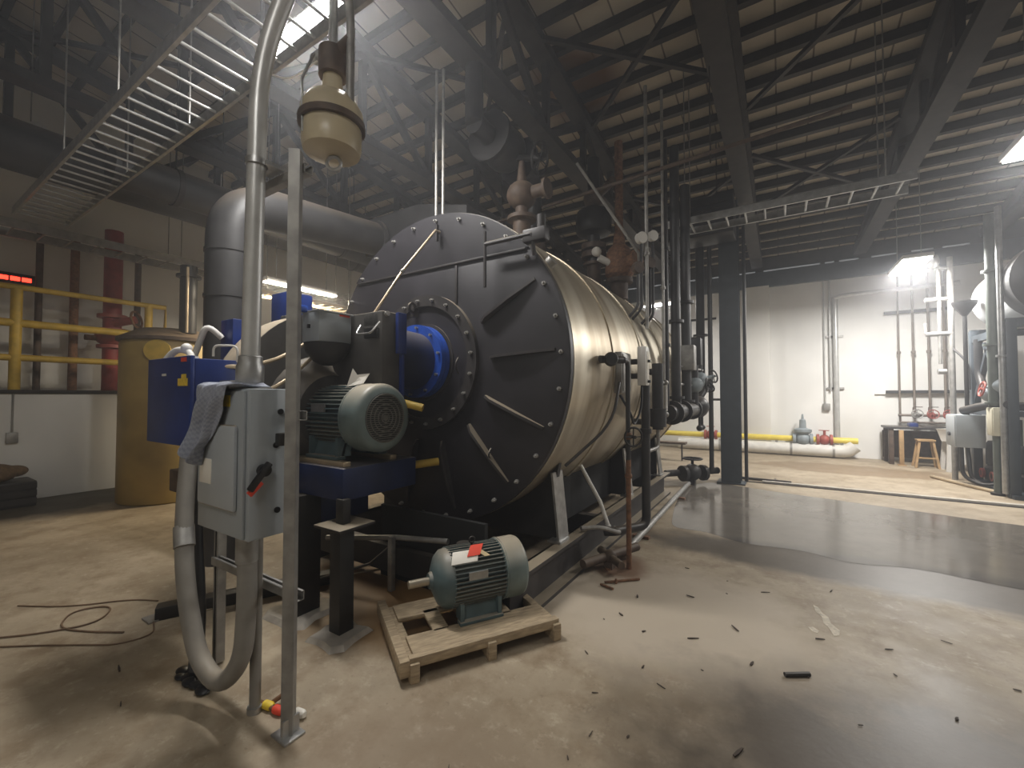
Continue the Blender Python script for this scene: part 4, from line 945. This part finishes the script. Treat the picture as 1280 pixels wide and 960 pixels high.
vpipe('stand_pipe', -1.2, 5.38, 1.45, 5.4, .018, 'galv_dull', 'slimmest bright standpipe, beside the thin dark one', (2.9,))
mh = thing('feedwater_manifold', 'dark flanged feedwater manifold with drain cocks at the back of the shell', 'manifold', (-1.15, 6.3, 1.3))
MB().tube([(-1.15, 5.35, 1.38), (-1.1, 7.7, 1.38)], .10, 18).build('header', 'pipe_dark', mh)
for yy in (5.5, 6.1, 6.9, 7.5): MB().cyl((-1.14, yy, 1.38), (-1.14, yy + .06, 1.38), .15, n=18).build('flange', 'pipe_dark', mh)
MB().ball((-1.1, 7.2, 1.42), .17).cyl((-1.1, 7.2, 1.5), (-1.0, 7.4, 1.72), .05).build('valve_body', 'pipe_dark', mh)
handwheel(MB(), (-.98, 7.42, 1.74), (.4, .6, .6), .11, .012).build('handwheel', 'steel_black', mh)
for yy in (7.25, 7.5): MB().cyl((-1.08, yy, 1.30), (-1.08, yy, 1.08), .02, n=8).ball((-1.08, yy, 1.08), .05).build('drain_cock', 'pipe_dark', mh)
MB().cyl((-1.45, 6.0, 1.38), (-1.15, 6.0, 1.38), .06).cyl((-1.45, 7.0, 1.38), (-1.12, 7.0, 1.38), .06).build('stub', 'pipe_dark', mh)
bx = thing('valve_cluster', 'cluster of dark valves and boxes above the feedwater manifold', 'valves', (-1.1, 6.9, 1.6))
MB().box(-1.2, -.98, 6.75, 6.95, 2.05, 2.45, .01).build('actuator_box', 'pipe_dark', bx)
MB().box(-1.2, -1.0, 6.3, 6.5, 1.95, 2.3, .01).build('actuator_box', 'galv_dull', bx)
MB().tube([(-1.08, 6.85, 1.45), (-1.08, 6.85, 2.1)], .05, 12).tube([(-1.08, 7.3, 1.5), (-1.08, 7.3, 2.25)], .045, 12).build('riser', 'pipe_dark', bx)
MB().ball((-1.08, 6.85, 1.75), .12).build('globe_valve', 'teal_valve', bx)
MB().ball((-1.08, 7.3, 1.85), .12).cyl((-1.08, 7.3, 1.85), (-.9, 7.45, 1.9), .03).build('globe_valve', 'teal_valve', bx)
handwheel(handwheel(MB(), (-.9, 7.46, 1.9), (.6, .5, .2), .10, .012), (-.92, 6.9, 1.75), (1, 0, 0), .10, .012).build('handwheel', 'steel_black', bx)
MB().tube([(-1.2, 5.9, 1.75), (-1.05, 7.4, 1.75)], .02, 8).tube([(-1.2, 5.9, 2.0), (-1.05, 7.4, 2.0)], .016, 8).build('cross_line', 'galv_dull', bx)
jb = thing('junction_box', 'pale grey junction box on the shell beside the drain valve', 'electrical box', (-1.36, 4.1, 1.8))
MB().box(-1.38, -1.28, 4.0, 4.28, 1.62, 2.02, .012).build('box', 'galv_dull', jb)
MB().box(-1.28, -1.27, 4.02, 4.26, 1.64, 2.0, .004).build('cover', 'galv_dull', jb)
MB().tube(fillet([(-1.3, 3.98, 1.72), (-1.27, 3.7, 1.35), (-1.55, 3.3, 1.0)], .3), .014, 8).build('cable', 'pipe_dark', jb)
# thick brown wrap of piping on the shell top right
t = thing('gauge_riser', 'tangle of small dark tubes and gauges climbing the boiler shoulder', 'gauges', (-1.6, 5.4, 2.6))
for i, (yy, dz) in enumerate(((5.0, .5), (5.15, .9), (5.55, .7), (5.7, 1.1))):
    MB().tube(fillet([(-1.52, yy, 2.52), (-1.40, yy, 2.65), (-1.40, yy, 2.6 + dz)], .06), .018, 8).build('tube', 'pipe_dark', t)
    MB().cyl((-1.42, yy, 2.6 + dz), (-1.37, yy - .04, 2.6 + dz), .07, n=16).build('gauge', 'white' if i % 2 else 'brown_pipe', t)
# floor piping beside the skid
t = thing('floor_pipe', 'long pale pipe lying on the floor alongside the skid rail', 'pipe', (-1.25, 5.5, 0))
MB().tube([(-1.32, 4.2, .05), (-1.38, 8.0, .05)], .035, 12).build('pipe', 'galv_dull', t)
for yy in (4.8, 6.9): MB().box(-1.43, -1.25, yy, yy + .06, 0, .03).build('clip', 'rust', t)
t = thing('drain_line', 'brown iron drain fitting with branch on the floor by the skid rail', 'pipe', (-1.35, 3.75, 0))
MB().tube([(-1.50, 3.55, .10), (-1.22, 4.25, .10)], .04, 12).tube([(-1.50, 3.98, .10), (-1.20, 3.70, .10)], .035, 12).ball((-1.36, 3.85, .10), .065).build('fitting', 'brown_pipe', t)
MB().tube(fillet([(-1.56, 3.65, .38), (-1.45, 3.85, .36), (-1.3, 4.0, .28), (-1.45, 4.25, .25)], .1), .02, 8).build('hose', 'galv_dull', t)
MB().box(-1.40, -1.32, 3.80, 3.90, 0, .06).build('block', 'brown_pipe', t)
t = thing('drip_pipe', 'thin white drip pipe running from the shell bottom to the skid', 'pipe', (-1.6, 4.2, .35))
MB().tube([(-1.78, 4.12, .90), (-1.58, 4.2, .5), (-1.50, 4.2, .28)], .02, 8).build('pipe', 'white', t)
MB().cyl((-1.50, 4.2, .24), (-1.50, 4.2, .28), .03, n=10).build('collar', 'white', t)
tag(handwheel(MB().cyl((-1.36, 3.80, 0), (-1.36, 3.80, .012), .03, n=8), (-1.2, 3.55, .012), (0, 0, 1), .01, .006).tube([(-1.28, 3.50, .012), (-1.05, 3.72, .012)], .011, 8).tube([(-1.30, 3.45, .010), (-1.18, 3.42, .010)], .010, 8).build('rusty_rods', 'rust'), 'bent rusty rods lying at the foot of the rusty drain pipe', 'rods')
# blowdown valve group beyond the boiler end
bv = thing('floor_valve', 'dark gate valve with handwheel on the floor near the column', 'valve', (-1.32, 8.15, 0))
MB().tube([(-1.75, 7.9, .2), (-1.0, 8.75, .2)], .06, 14).build('pipe', 'pipe_dark', bv)
MB().ball((-1.35, 8.2, .22), .15).cyl((-1.50, 8.05, .2), (-1.46, 8.1, .2), .14).cyl((-1.22, 8.33, .2), (-1.18, 8.38, .2), .14).box(-1.42, -1.30, 8.12, 8.26, 0, .12).build('body', 'pipe_dark', bv)
handwheel(MB().cyl((-1.35, 8.2, .3), (-1.35, 8.2, .46), .025, n=8), (-1.35, 8.2, .46), (0, 0, 1), .16, .016).build('handwheel', 'steel_black', bv)
MB().cyl((-1.08, 8.5, .2), (-1.08, 8.5, .55), .02, n=8).build('stem', 'pipe_dark', bv)
bp = thing('blowdown_riser', 'dark pipe rising beside the blue-grey column and turning to the floor valve', 'pipe', (-.93, 8.3, 0))
MB().tube(fillet([(-1.12, 8.6, .2), (-1.06, 8.42, .2), (-1.06, 8.42, 4.3)], .12), .04, 14).build('pipe', 'pipe_dark', bp)
MB().box(-1.08, -.93, 8.40, 8.60, 1.5, 1.54).build('clip', 'pipe_dark', bp)
vpipe('drop_pipe', -1.25, 8.6, 1.62, 4.4, .075, 'pipe_dark', 'thick dark drop pipe between the shell end and the column', (1.65, 2.7))
t = thing('pipe_loop', 'thin rectangular pipe loop between the drop pipe and the column riser', 'pipe loop', (-1.3, 8.9, 1.7))
MB().tube(fillet([(-1.55, 8.8, 1.7), (-1.55, 8.8, 3.05), (-1.0, 8.8, 3.05)], .05), .022, 8).tube([(-1.45, 8.8, 1.7), (-1.45, 8.8, 3.05)], .018, 8).tube([(-1.55, 8.8, 2.7), (-1.25, 8.7, 2.7)], .018, 8).build('tube', 'pipe_dark', t)
MB().tube([(-1.55, 8.8, 1.7), (-1.15, 7.6, 1.7)], .022, 8).ball((-1.5, 8.7, 1.72), .08).build('tail', 'pipe_dark', t)
t = thing('low_bench', 'low plank on thin legs at the far end of the boiler', 'bench', (-2.6, 11, 0))
MB().box(-2.75, -1.95, 10.9, 11.15, .40, .45, .006).build('top', 'brown_pipe', t)
for xx in (-2.65, -2.05): MB().cyl((xx, 11.02, 0), (xx, 11.02, .4), .02, n=8).build('leg', 'steel_black', t)
# heater box hung near the column
t = thing('unit_heater', 'black square unit heater hung at the column head', 'heater', (-1.1, 8.2, 4.5))
MB().box(-1.75, -.62, 7.9, 8.5, 4.35, 5.02, .02).build('case', 'steel_black', t)
for k in range(6): MB().box(-1.7, -.67, 7.87, 7.90, 4.42 + k * .09, 4.45 + k * .09).build('louvre', 'steel_dark', t)
for xx in (-1.6, -.9): MB().cyl((xx, 8.2, 5.02), (xx, 8.2, roof_z(8.2)), .01, n=6).build('hanger', 'steel_dark', t)

# ------------------------------------------------------------------ far wall services
FY = 13.55
g = thing('gas_main', 'yellow gas main running low along the white far wall', 'pipe', (-.5, FY, .45))
MB().tube([(-3.6, FY, .45), (1.62, FY, .45)], .075, 16).build('pipe', 'gas_yellow', g)
for xx in (-3.2, -.1, 1.3): MB().box(xx - .03, xx + .03, FY - .04, FY + .04, 0, .40).build('support', 'galv_dull', g)
for xx, lab in ((-1.72, 'red gas valve on the yellow main behind the column'), (.95, 'red gas valve on the yellow main right of the grey regulator')):
    t = thing('gas_valve', lab, 'valve', (xx, FY, .45))
    MB().ball((xx, FY, .45), .13).cyl((xx - .17, FY, .45), (xx - .11, FY, .45), .14).cyl((xx + .11, FY, .45), (xx + .17, FY, .45), .14).build('body', 'valve_red', t)
    MB().cyl((xx, FY, .5), (xx, FY, .68), .03).bar((xx - .12, FY, .69), (xx + .1, FY, .69), .03, .02).build('lever', 'valve_red', t)
t = thing('gas_regulator', 'grey gas regulator with tall spring tower on the yellow main', 'regulator', (.49, FY, .45))
MB().ball((.49, FY, .45), .17).cyl((.27, FY, .45), (.34, FY, .45), .14).cyl((.64, FY, .45), (.71, FY, .45), .14).build('body', 'teal_valve', t)
MB().lathe([(.10, .55), (.20, .64), (.20, .70), (.08, .74), (.07, .95), (.03, .97), (.02, 1.1)], (.49, FY, 0), (0, 0, 1), 20).build('tower', 'teal_valve', t)
ip = thing('insulated_main', 'white insulated pipe lying along the foot of the far wall', 'pipe', (-.6, 13.6, 0))
MB().tube(fillet([(-2.6, 13.54, .18), (1.4, 13.54, .18), (1.56, 13.54, .33)], .14), .16, 20).build('pipe', 'insul', ip)
for xx in (-1.5, 0.2, 1.1): MB().ring((xx, 13.54, .18), (1, 0, 0), .16, .168, .05, 20).build('band', 'galv_dull', ip)
for (xx, z0, z1, r, m, lab) in ((1.24, .0, 4.15, .06, 'conduit', 'thick grey conduit running up the white far wall'), (1.12, 1.7, 4.6, .022, 'conduit', 'thin conduit clipped beside the thick one on the far wall')):
    t = thing('wall_conduit', lab, 'conduit', (xx, 13.77, z0)); MB().tube([(xx, 13.785, z0), (xx, 13.785, z1)], r, 14).build('pipe', m, t)
    for z in (1.75, 3.1): MB().box(xx - r - .06, xx + r + .10, 13.79, 13.85, z, z + .05).build('clip', 'galv_dull', t)
t = thing('wall_outlet', 'outlet box at the end of a thin drop conduit on the far wall', 'outlet', (1.02, 13.8, 1.25))
MB().box(.95, 1.1, 13.76, 13.85, 1.2, 1.38, .008).build('box', 'galv_dull', t); MB().tube([(1.0, 13.81, 1.38), (1.0, 13.81, 4.6)], .018, 8).build('conduit', 'conduit', t)
t = thing('overhead_conduit', 'bright horizontal conduit from the wall conduit toward the pale tank', 'conduit', (2.2, 13.6, 4.15))
MB().tube(fillet([(1.24, 13.77, 4.13), (1.4, 13.62, 4.15), (3.5, 13.6, 4.18)], .1), .05, 12).build('pipe', 'conduit', t)
MB().cyl((2.95, 13.6, 4.16), (2.95, 13.6, 4.5), .02, n=8).cyl((3.0, 13.6, 4.16), (3.05, 13.6, 3.9), .03, n=8).build('hanger', 'conduit', t)
for i, (xx, z0, r, m, lab) in enumerate(((2.45, .95, .020, 'tan_pipe', 'leftmost of the four thin wall pipes, reaching lowest'), (2.71, 1.15, .024, 'tan_pipe', 'second of the four thin wall pipes, above the white valve'), (2.98, 1.15, .024, 'tan_pipe', 'third of the four thin wall pipes, above the first red valve'), (3.25, 1.15, .028, 'tan_pipe', 'rightmost of the four thin wall pipes, next to the pale tank'))):
    t = thing('wall_pipe', lab, 'pipe', (xx, 13.70, z0), 'four thin wall pipes')
    MB().tube([(xx, 13.70, z0), (xx, 13.70, 4.5)], r, 10).build('pipe', m, t)
    MB().ring((xx, 13.70, 2.6), (0, 0, 1), r, r + .02, .06, 10).build('union', m, t)
for z, lab in ((3.62, 'upper dark channel rail carrying the four wall pipes'), (1.68, 'lower dark channel rail carrying the four wall pipes')):
    tag(MB().bar((2.2, 13.74, z), (3.95, 13.74, z), .06, .07).build('pipe_rail', 'pipe_dark'), lab, 'rail')
mf = thing('valve_manifold', 'manifold of small red and white valves below the four wall pipes', 'manifold', (2.95, 13.6, 1.05))
MB().tube([(2.4, 13.62, 1.12), (3.7, 13.62, 1.12)], .03, 10).build('header', 'tan_pipe', mf)
MB().tube([(2.45, 13.62, .95), (3.5, 13.62, .95)], .025, 10).build('header', 'tan_pipe', mf)
for xx, m in ((2.71, 'galv_dull'), (2.98, 'valve_red'), (3.25, 'valve_red')):
    vv = MB().ball((xx, 13.60, 1.12), .08).cyl((xx, 13.60, 1.12), (xx, 13.48, 1.16), .02).build('valve', m, mf)
    handwheel(MB(), (xx, 13.47, 1.16), (0, -1, .2), .10, .012).build('handwheel', m, vv)
    MB().tube(fillet([(xx - .05, 13.6, 1.2), (xx - .05, 13.6, 1.32), (xx + .12, 13.6, 1.32)], .03), .01, 6).build('pigtail', 'brown_pipe', mf)
# workbench, stool, sink
t = thing('workbench', 'wooden workbench with dark top against the far wall', 'workbench', (2.6, 13.4, 0))
MB().box(2.08, 3.18, 13.0, 13.68, .82, .87, .006).build('top', 'pipe_dark', t)
for xx in (2.12, 3.06):
    for yy in (13.03, 13.56): MB().box(xx, xx + .09, yy, yy + .09, 0, .82, .005).build('leg', 'brown_pipe', t)
MB().box(2.10, 3.16, 13.62, 13.66, .1, .75).build('back_panel', 'brown_pipe', t)
t = thing('stool', 'small wooden stool with splayed legs under the workbench edge', 'stool', (2.75, 13.0, 0))
MB().box(2.55, 2.85, 12.72, 12.98, .58, .62, .008).build('seat', 'wood2', t)
for sx in (-1, 1):
    for sy in (-1, 1): MB().bar((2.70 + sx * .11, 12.85 + sy * .09, .58), (2.70 + sx * .19, 12.85 + sy * .14, 0), .04, .04).build('leg', 'wood2', t)
MB().bar((2.54, 12.72, .22), (2.86, 12.72, .22), .025, .03).build('rung', 'wood2', t)
tag(MB().box(2.28, 2.36, 12.90, 12.98, 0, .80, .006).box(2.25, 2.39, 12.87, 13.0, 0, .02).build('timber_prop', 'wood2'), 'upright pale timber standing under the workbench front', 'timber')
tag(MB().box(2.50, 2.66, 13.15, 13.35, .87, .95, .01).box(2.52, 2.64, 13.16, 13.3, .95, .965, .004).build('tool_box', 'blue'), 'small blue case on the workbench', 'case')
tag(MB().box(2.75, 3.1, 13.1, 13.4, .87, .89, .004).ball((2.9, 13.25, .89), .06, (1.6, 1, .5)).build('tool_tray', 'pipe_dark'), 'dark flat tray of parts on the workbench', 'tray')
t = thing('utility_sink', 'white utility sink on splayed legs beside the workbench', 'sink', (3.15, 12.6, 0))
sk = MB().lathe([(.26, .62), (.33, .86), (.35, .88), (.32, .88), (.24, .66)], (3.15, 12.55, 0), (0, 0, 1), 4).build('basin', 'white', t)
for sx in (-1, 1):
    for sy in (-1, 1): MB().bar((3.15 + sx * .17, 12.55 + sy * .17, .66), (3.15 + sx * .21, 12.55 + sy * .21, 0), .07, .07).build('leg', 'white', t)
MB().tube(fillet([(3.15, 12.78, .88), (3.15, 12.78, 1.05), (3.15, 12.62, 1.05), (3.15, 12.62, .98)], .05), .014, 8).build('faucet', 'galv', t)
MB().cyl((3.15, 12.55, .02), (3.15, 12.55, .66), .035).build('drain', 'pipe_dark', t)

# ------------------------------------------------------------------ feedwater set at the right edge
ft = thing('feedwater_tank', 'pale grey horizontal tank raised on a dark steel frame at the right edge', 'tank', (3.6, 10.6, 0))
MB().lathe([(.05, 11.52), (.30, 11.48), (.48, 11.38), (.55, 11.22), (.55, 9.9), (.55, 9.85)], (3.58, 0, 3.32), (0, 1, 0), 40).build('vessel', 'tank_grey', ft)
MB().lathe([(.60, 9.90), (.62, 9.88), (.62, 9.50), (.50, 9.36), (.2, 9.30)], (3.60, 0, 3.36), (0, 1, 0), 40).build('near_head', 'duct', ft)
MB().torus((3.58, 10.55, 3.32), (0, 1, 0), .552, .012, 40, 6).build('band', 'galv_dull', ft)
for xx in (3.05, 4.1):
    for yy in (9.75, 11.2): MB().box(xx - .06, xx + .06, yy - .06, yy + .06, 0, 2.78, .005).build('leg', 'column', ft)
for yy in (9.75, 11.2): MB().box(3.0, 4.16, yy - .05, yy + .05, 2.66, 2.80).build('cross_beam', 'column', ft)
for xx in (3.05, 4.1): MB().box(xx - .05, xx + .05, 9.7, 11.25, 2.56, 2.68).build('side_beam', 'column', ft)
MB().bar((3.05, 9.8, 1.5), (3.05, 10.7, 2.5), .07, .07).bar((3.05, 11.15, 1.5), (3.05, 10.5, 2.5), .07, .07).build('brace', 'column', ft)
MB().box(3.0, 4.15, 9.72, 11.22, 1.26, 1.34).build('shelf', 'column', ft)
MB().box(3.0, 4.2, 9.6, 11.3, 0, .06).build('base', 'column', ft)
cabn = thing('dark_cabinet', 'tall dark blue-grey cabinet at the extreme right edge', 'cabinet', (3.5, 9.4, 0))
MB().box(3.17, 3.95, 9.1, 9.55, .05, 2.62, .01).build('body', 'column', cabn)
MB().box(3.155, 3.17, 9.14, 9.51, .12, 2.56, .004).build('door', 'column', cabn); MB().box(3.2, 3.9, 9.15, 9.5, 0, .05).build('plinth', 'steel_black', cabn)
for i, (px, py, lab) in enumerate(((3.25, 10.15, 'dark pump set under the pale tank, nearest of the row'), (3.25, 10.6, 'dark pump set under the pale tank, middle of the row'), (3.25, 11.05, 'dark pump set under the pale tank, farthest of the row'))):
    t = thing('feed_pump', lab, 'pump', (px, py, .06), 'feed pumps under the pale tank')
    MB().lathe([(.10, .06), (.15, .08), (.15, .30), (.11, .34), (.13, .36), (.13, .72), (.10, .78)], (px, py, 0), (0, 0, 1), 20).build('casing', 'pipe_dark', t)
    MB().cyl((px, py, .78), (px, py, 1.2), .035).cyl((px - .2, py, .2), (px, py, .2), .05).build('pipe', 'green', t)
    MB().cyl((px - .2, py, .2), (px - .16, py, .2), .085).build('flange', 'valve_red', t)
gb = thing('starter_box', 'pale grey starter box on the left side of the tank frame', 'electrical box', (2.85, 10.75, .72))
MB().box(2.62, 2.99, 10.55, 11.05, .68, 1.25, .01).build('enclosure', 'grey_box', gb)
MB().box(2.605, 2.62, 10.57, 11.03, .70, 1.23, .006).build('door', 'grey_panel', gb)
MB().cyl((2.605, 10.8, .9), (2.575, 10.8, .9), .035, n=12).build('knob', 'black', gb)
MB().bar((2.98, 10.8, .95), (3.02, 10.8, .95), .1, .1).build('bracket', 'steel_black', gb)
for k in range(2): MB().tube(fillet([(2.72 + k * .12, 10.7 + k * .15, .68), (2.72 + k * .1, 10.68, .15), (2.92, 10.5, .05), (3.1, 10.45, .1)], .2), .03, 10).build('conduit', 'pipe_dark', gb)
cbx = thing('relay_box', 'cream relay box mounted ahead of the dark pumps', 'electrical box', (2.98, 9.85, 1.0))
MB().box(2.86, 2.99, 9.8, 10.05, .95, 1.40, .008).build('enclosure', 'cream', cbx); MB().box(2.85, 2.862, 9.82, 10.03, .97, 1.38, .003).build('cover', 'cream', cbx)
MB().cyl((2.93, 9.92, .04), (2.93, 9.92, .95), .05).build('pedestal', 'green', cbx); MB().cyl((2.93, 9.92, 0), (2.93, 9.92, .04), .09).build('foot', 'steel_black', cbx)
vpipe('tank_riser', 2.92, 9.95, 1.42, 4.55, .065, 'green', 'thick grey-green riser pipe in front of the pale tank', (1.45, 2.4, 3.6))
vpipe('tank_riser', 2.96, 9.75, .06, 4.6, .04, 'galv', 'slim bright riser pipe in front of the pale tank', (2.2,))
t = thing('vent_stack', 'galvanised stack of small valves and tees left of the pale tank', 'pipe', (2.75, 11.2, 2.3))
MB().tube([(2.78, 11.3, .0), (2.78, 11.3, 4.25)], .045, 12).tube([(2.78, 11.3, 4.2), (2.78, 11.3, 4.25)], .03, 10).build('pipe', 'galv_dull', t)
MB().tube([(2.62, 11.3, 2.2), (2.62, 11.3, 4.1)], .03, 10).build('bypass', 'galv_dull', t)
MB().ball((2.55, 11.3, 4.2), .12, (.8, .8, 1.2)).cyl((2.55, 11.3, 4.05), (2.8, 11.3, 4.05), .03).build('trap', 'galv', t)
MB().cyl((2.42, 11.3, 3.45), (2.8, 11.3, 3.45), .04).build('tee', 'galv_dull', t)
MB().cyl((2.42, 11.3, 2.78), (2.8, 11.3, 2.78), .045).build('tee', 'galv_dull', t)
MB().cyl((2.42, 11.3, 2.8), (2.42, 11.3, 3.0), .025).cyl((2.58, 11.3, 2.05), (2.7, 11.3, 2.05), .05).build('cock', 'galv_dull', t)
MB().tube(fillet([(2.78, 11.28, 2.5), (2.95, 11.1, 2.2), (2.95, 11.1, 1.7)], .2), .02, 8).build('hose', 'pipe_dark', t)
fu = thing('drain_funnel', 'dark funnel on a thin pole beside the pale tank end', 'funnel', (2.82, 10.75, 1.34))
MB().lathe([(.02, 3.0), (.05, 3.05), (.16, 3.22), (.17, 3.28), (.14, 3.28)], (2.82, 10.75, 0), (0, 0, 1), 24).build('bowl', 'steel_black', fu)
MB().cyl((2.82, 10.75, 1.25), (2.82, 10.75, 3.02), .03, n=10).build('pole', 'steel_black', fu)
t = thing('wall_pillar', 'white vertical duct standing between the wall pipes and the pale tank', 'duct', (3.68, 13.0, 0))
MB().box(3.58, 3.78, 12.9, 13.1, 0, 3.0, .01).build('body', 'insul', t)
t = thing('pump_pipework', 'dark pipework bank lying across the shelf under the pale tank', 'pipes', (3.1, 10.5, 1.4))
MB().tube(fillet([(2.75, 10.7, 1.32), (2.95, 10.4, 1.42), (3.3, 9.9, 1.42)], .1), .07, 14).tube(fillet([(3.0, 9.7, 1.45), (3.0, 10.6, 1.6), (3.02, 10.9, 2.0), (3.02, 10.9, 2.6)], .15), .06, 14).build('pipe', 'pipe_dark', t)
MB().ball((2.98, 10.25, 1.62), .14).ball((3.0, 9.95, 1.75), .13).cyl((3.0, 9.95, 1.75), (3.0, 9.95, 2.1), .05).build('valve', 'teal_valve', t)
handwheel(MB(), (2.86, 10.22, 1.7), (-1, 0, .2), .12, .014).build('handwheel', 'valve_red', t)
loose = thing('floor_hose', 'pale hose lying along the floor in front of the pump base', 'hose', (2.8, 10.4, 0))
MB().tube(fillet([(2.45, 11.3, .03), (2.7, 10.6, .03), (2.95, 10.0, .03), (3.05, 9.75, .03)], .3), .03, 10).build('hose', 'copper', loose)
tag(MB().tube([(-.72, 9.2, .03), (.15, 9.15, .03)], .025, 10).tube([(-.1, 9.15, .03), (-.1, 9.35, .03)], .02, 8).build('pipe_offcut', 'pipe_dark'), 'dark pipe offcut lying by the curb right of the column', 'pipe')

# ------------------------------------------------------------------ debris on the floor
GL = 'dark splinters scattered on the concrete'
sp0 = []
for k in range(4):
    L = (.035, .055, .08, .025)[k]; mb = MB()
    mb.prism([(-L, -.007, 0), (-L * .2, -.011, 0), (L, -.004, 0), (L * .9, .006, 0), (0, .011, 0), (-L * .9, .008, 0)], (0, 0, .008))
    o = mb.build('wood_splinter', 'splinter', smooth=False); sp0.append(o)
used = set()
places = [(-.96, 3.39), (-.62, 3.6), (-.3, 3.35), (-.85, 2.9), (-.72, 2.6), (-1.0, 2.55), (-.55, 2.45), (-.4, 2.7), (-.2, 2.95), (-.9, 2.15), (-.75, 1.95), (-.6, 2.05), (-.82, 1.7), (-.5, 1.6), (-.95, 1.5), (.12, 3.0), (.35, 2.7), (.6, 3.6), (.9, 3.9), (.75, 3.0), (1.1, 3.4), (.2, 3.5), (-.1, 4.0), (-.45, 4.1), (-.7, 4.2), (-.2, 2.2), (.05, 1.75), (.45, 2.0), (.7, 2.2), (-.3, 1.75), (-1.2, 1.45), (-1.05, 1.2), (-.65, 1.25), (1.35, 3.9), (1.0, 2.7), (-1.1, 2.9), (-1.0, 3.1), (.3, 4.3), (-.55, 3.0), (-.35, 3.8), (.5, 3.2), (-3.9, 1.6), (-3.3, .9), (-4.3, 1.9), (-1.6, 1.15), (-1.45, 1.3), (-2.9, .8)]
for i, (xx, yy) in enumerate(places):
    k = i % 4
    o = sp0[k] if k not in used else sp0[k].copy()
    if k in used: C.objects.link(o)
    used.add(k)
    s = random.uniform(.3, .75) * (.7 if yy < 2.2 else 1.0)
    o.location = (xx + random.uniform(-.05, .05), yy + random.uniform(-.05, .05), .004); o.rotation_euler = (0, 0, random.uniform(0, PI)); o.scale = (s, s, s)
    tag(o, 'dark splinter of debris lying on the stained concrete floor', 'splinter', GL)
tag(MB().prism([(.19, 4.0, 0), (.22, 3.97, 0), (.24, 3.88, 0), (.27, 3.84, 0), (.28, 3.74, 0), (.32, 3.66, 0), (.31, 3.58, 0), (.28, 3.56, 0), (.26, 3.66, 0), (.235, 3.72, 0), (.23, 3.82, 0), (.20, 3.88, 0)], (0, 0, .002)).prism([(.14, 3.60, 0), (.17, 3.62, 0), (.20, 3.58, 0), (.19, 3.54, 0), (.16, 3.55, 0)], (0, 0, .002)).build('paint_smear', 'smear', smooth=False), 'dried white paint smear on the open floor near the puddle', 'paint smear')
tag(MB().tube([(-.0, 2.90, .013), (.12, 2.98, .013)], .013, 8).build('pipe_plug', 'steel_black'), 'short black stub of pipe lying on the dark damp foreground', 'pipe')
for me in list(bpy.data.meshes):
    if me.users == 0: bpy.data.meshes.remove(me)
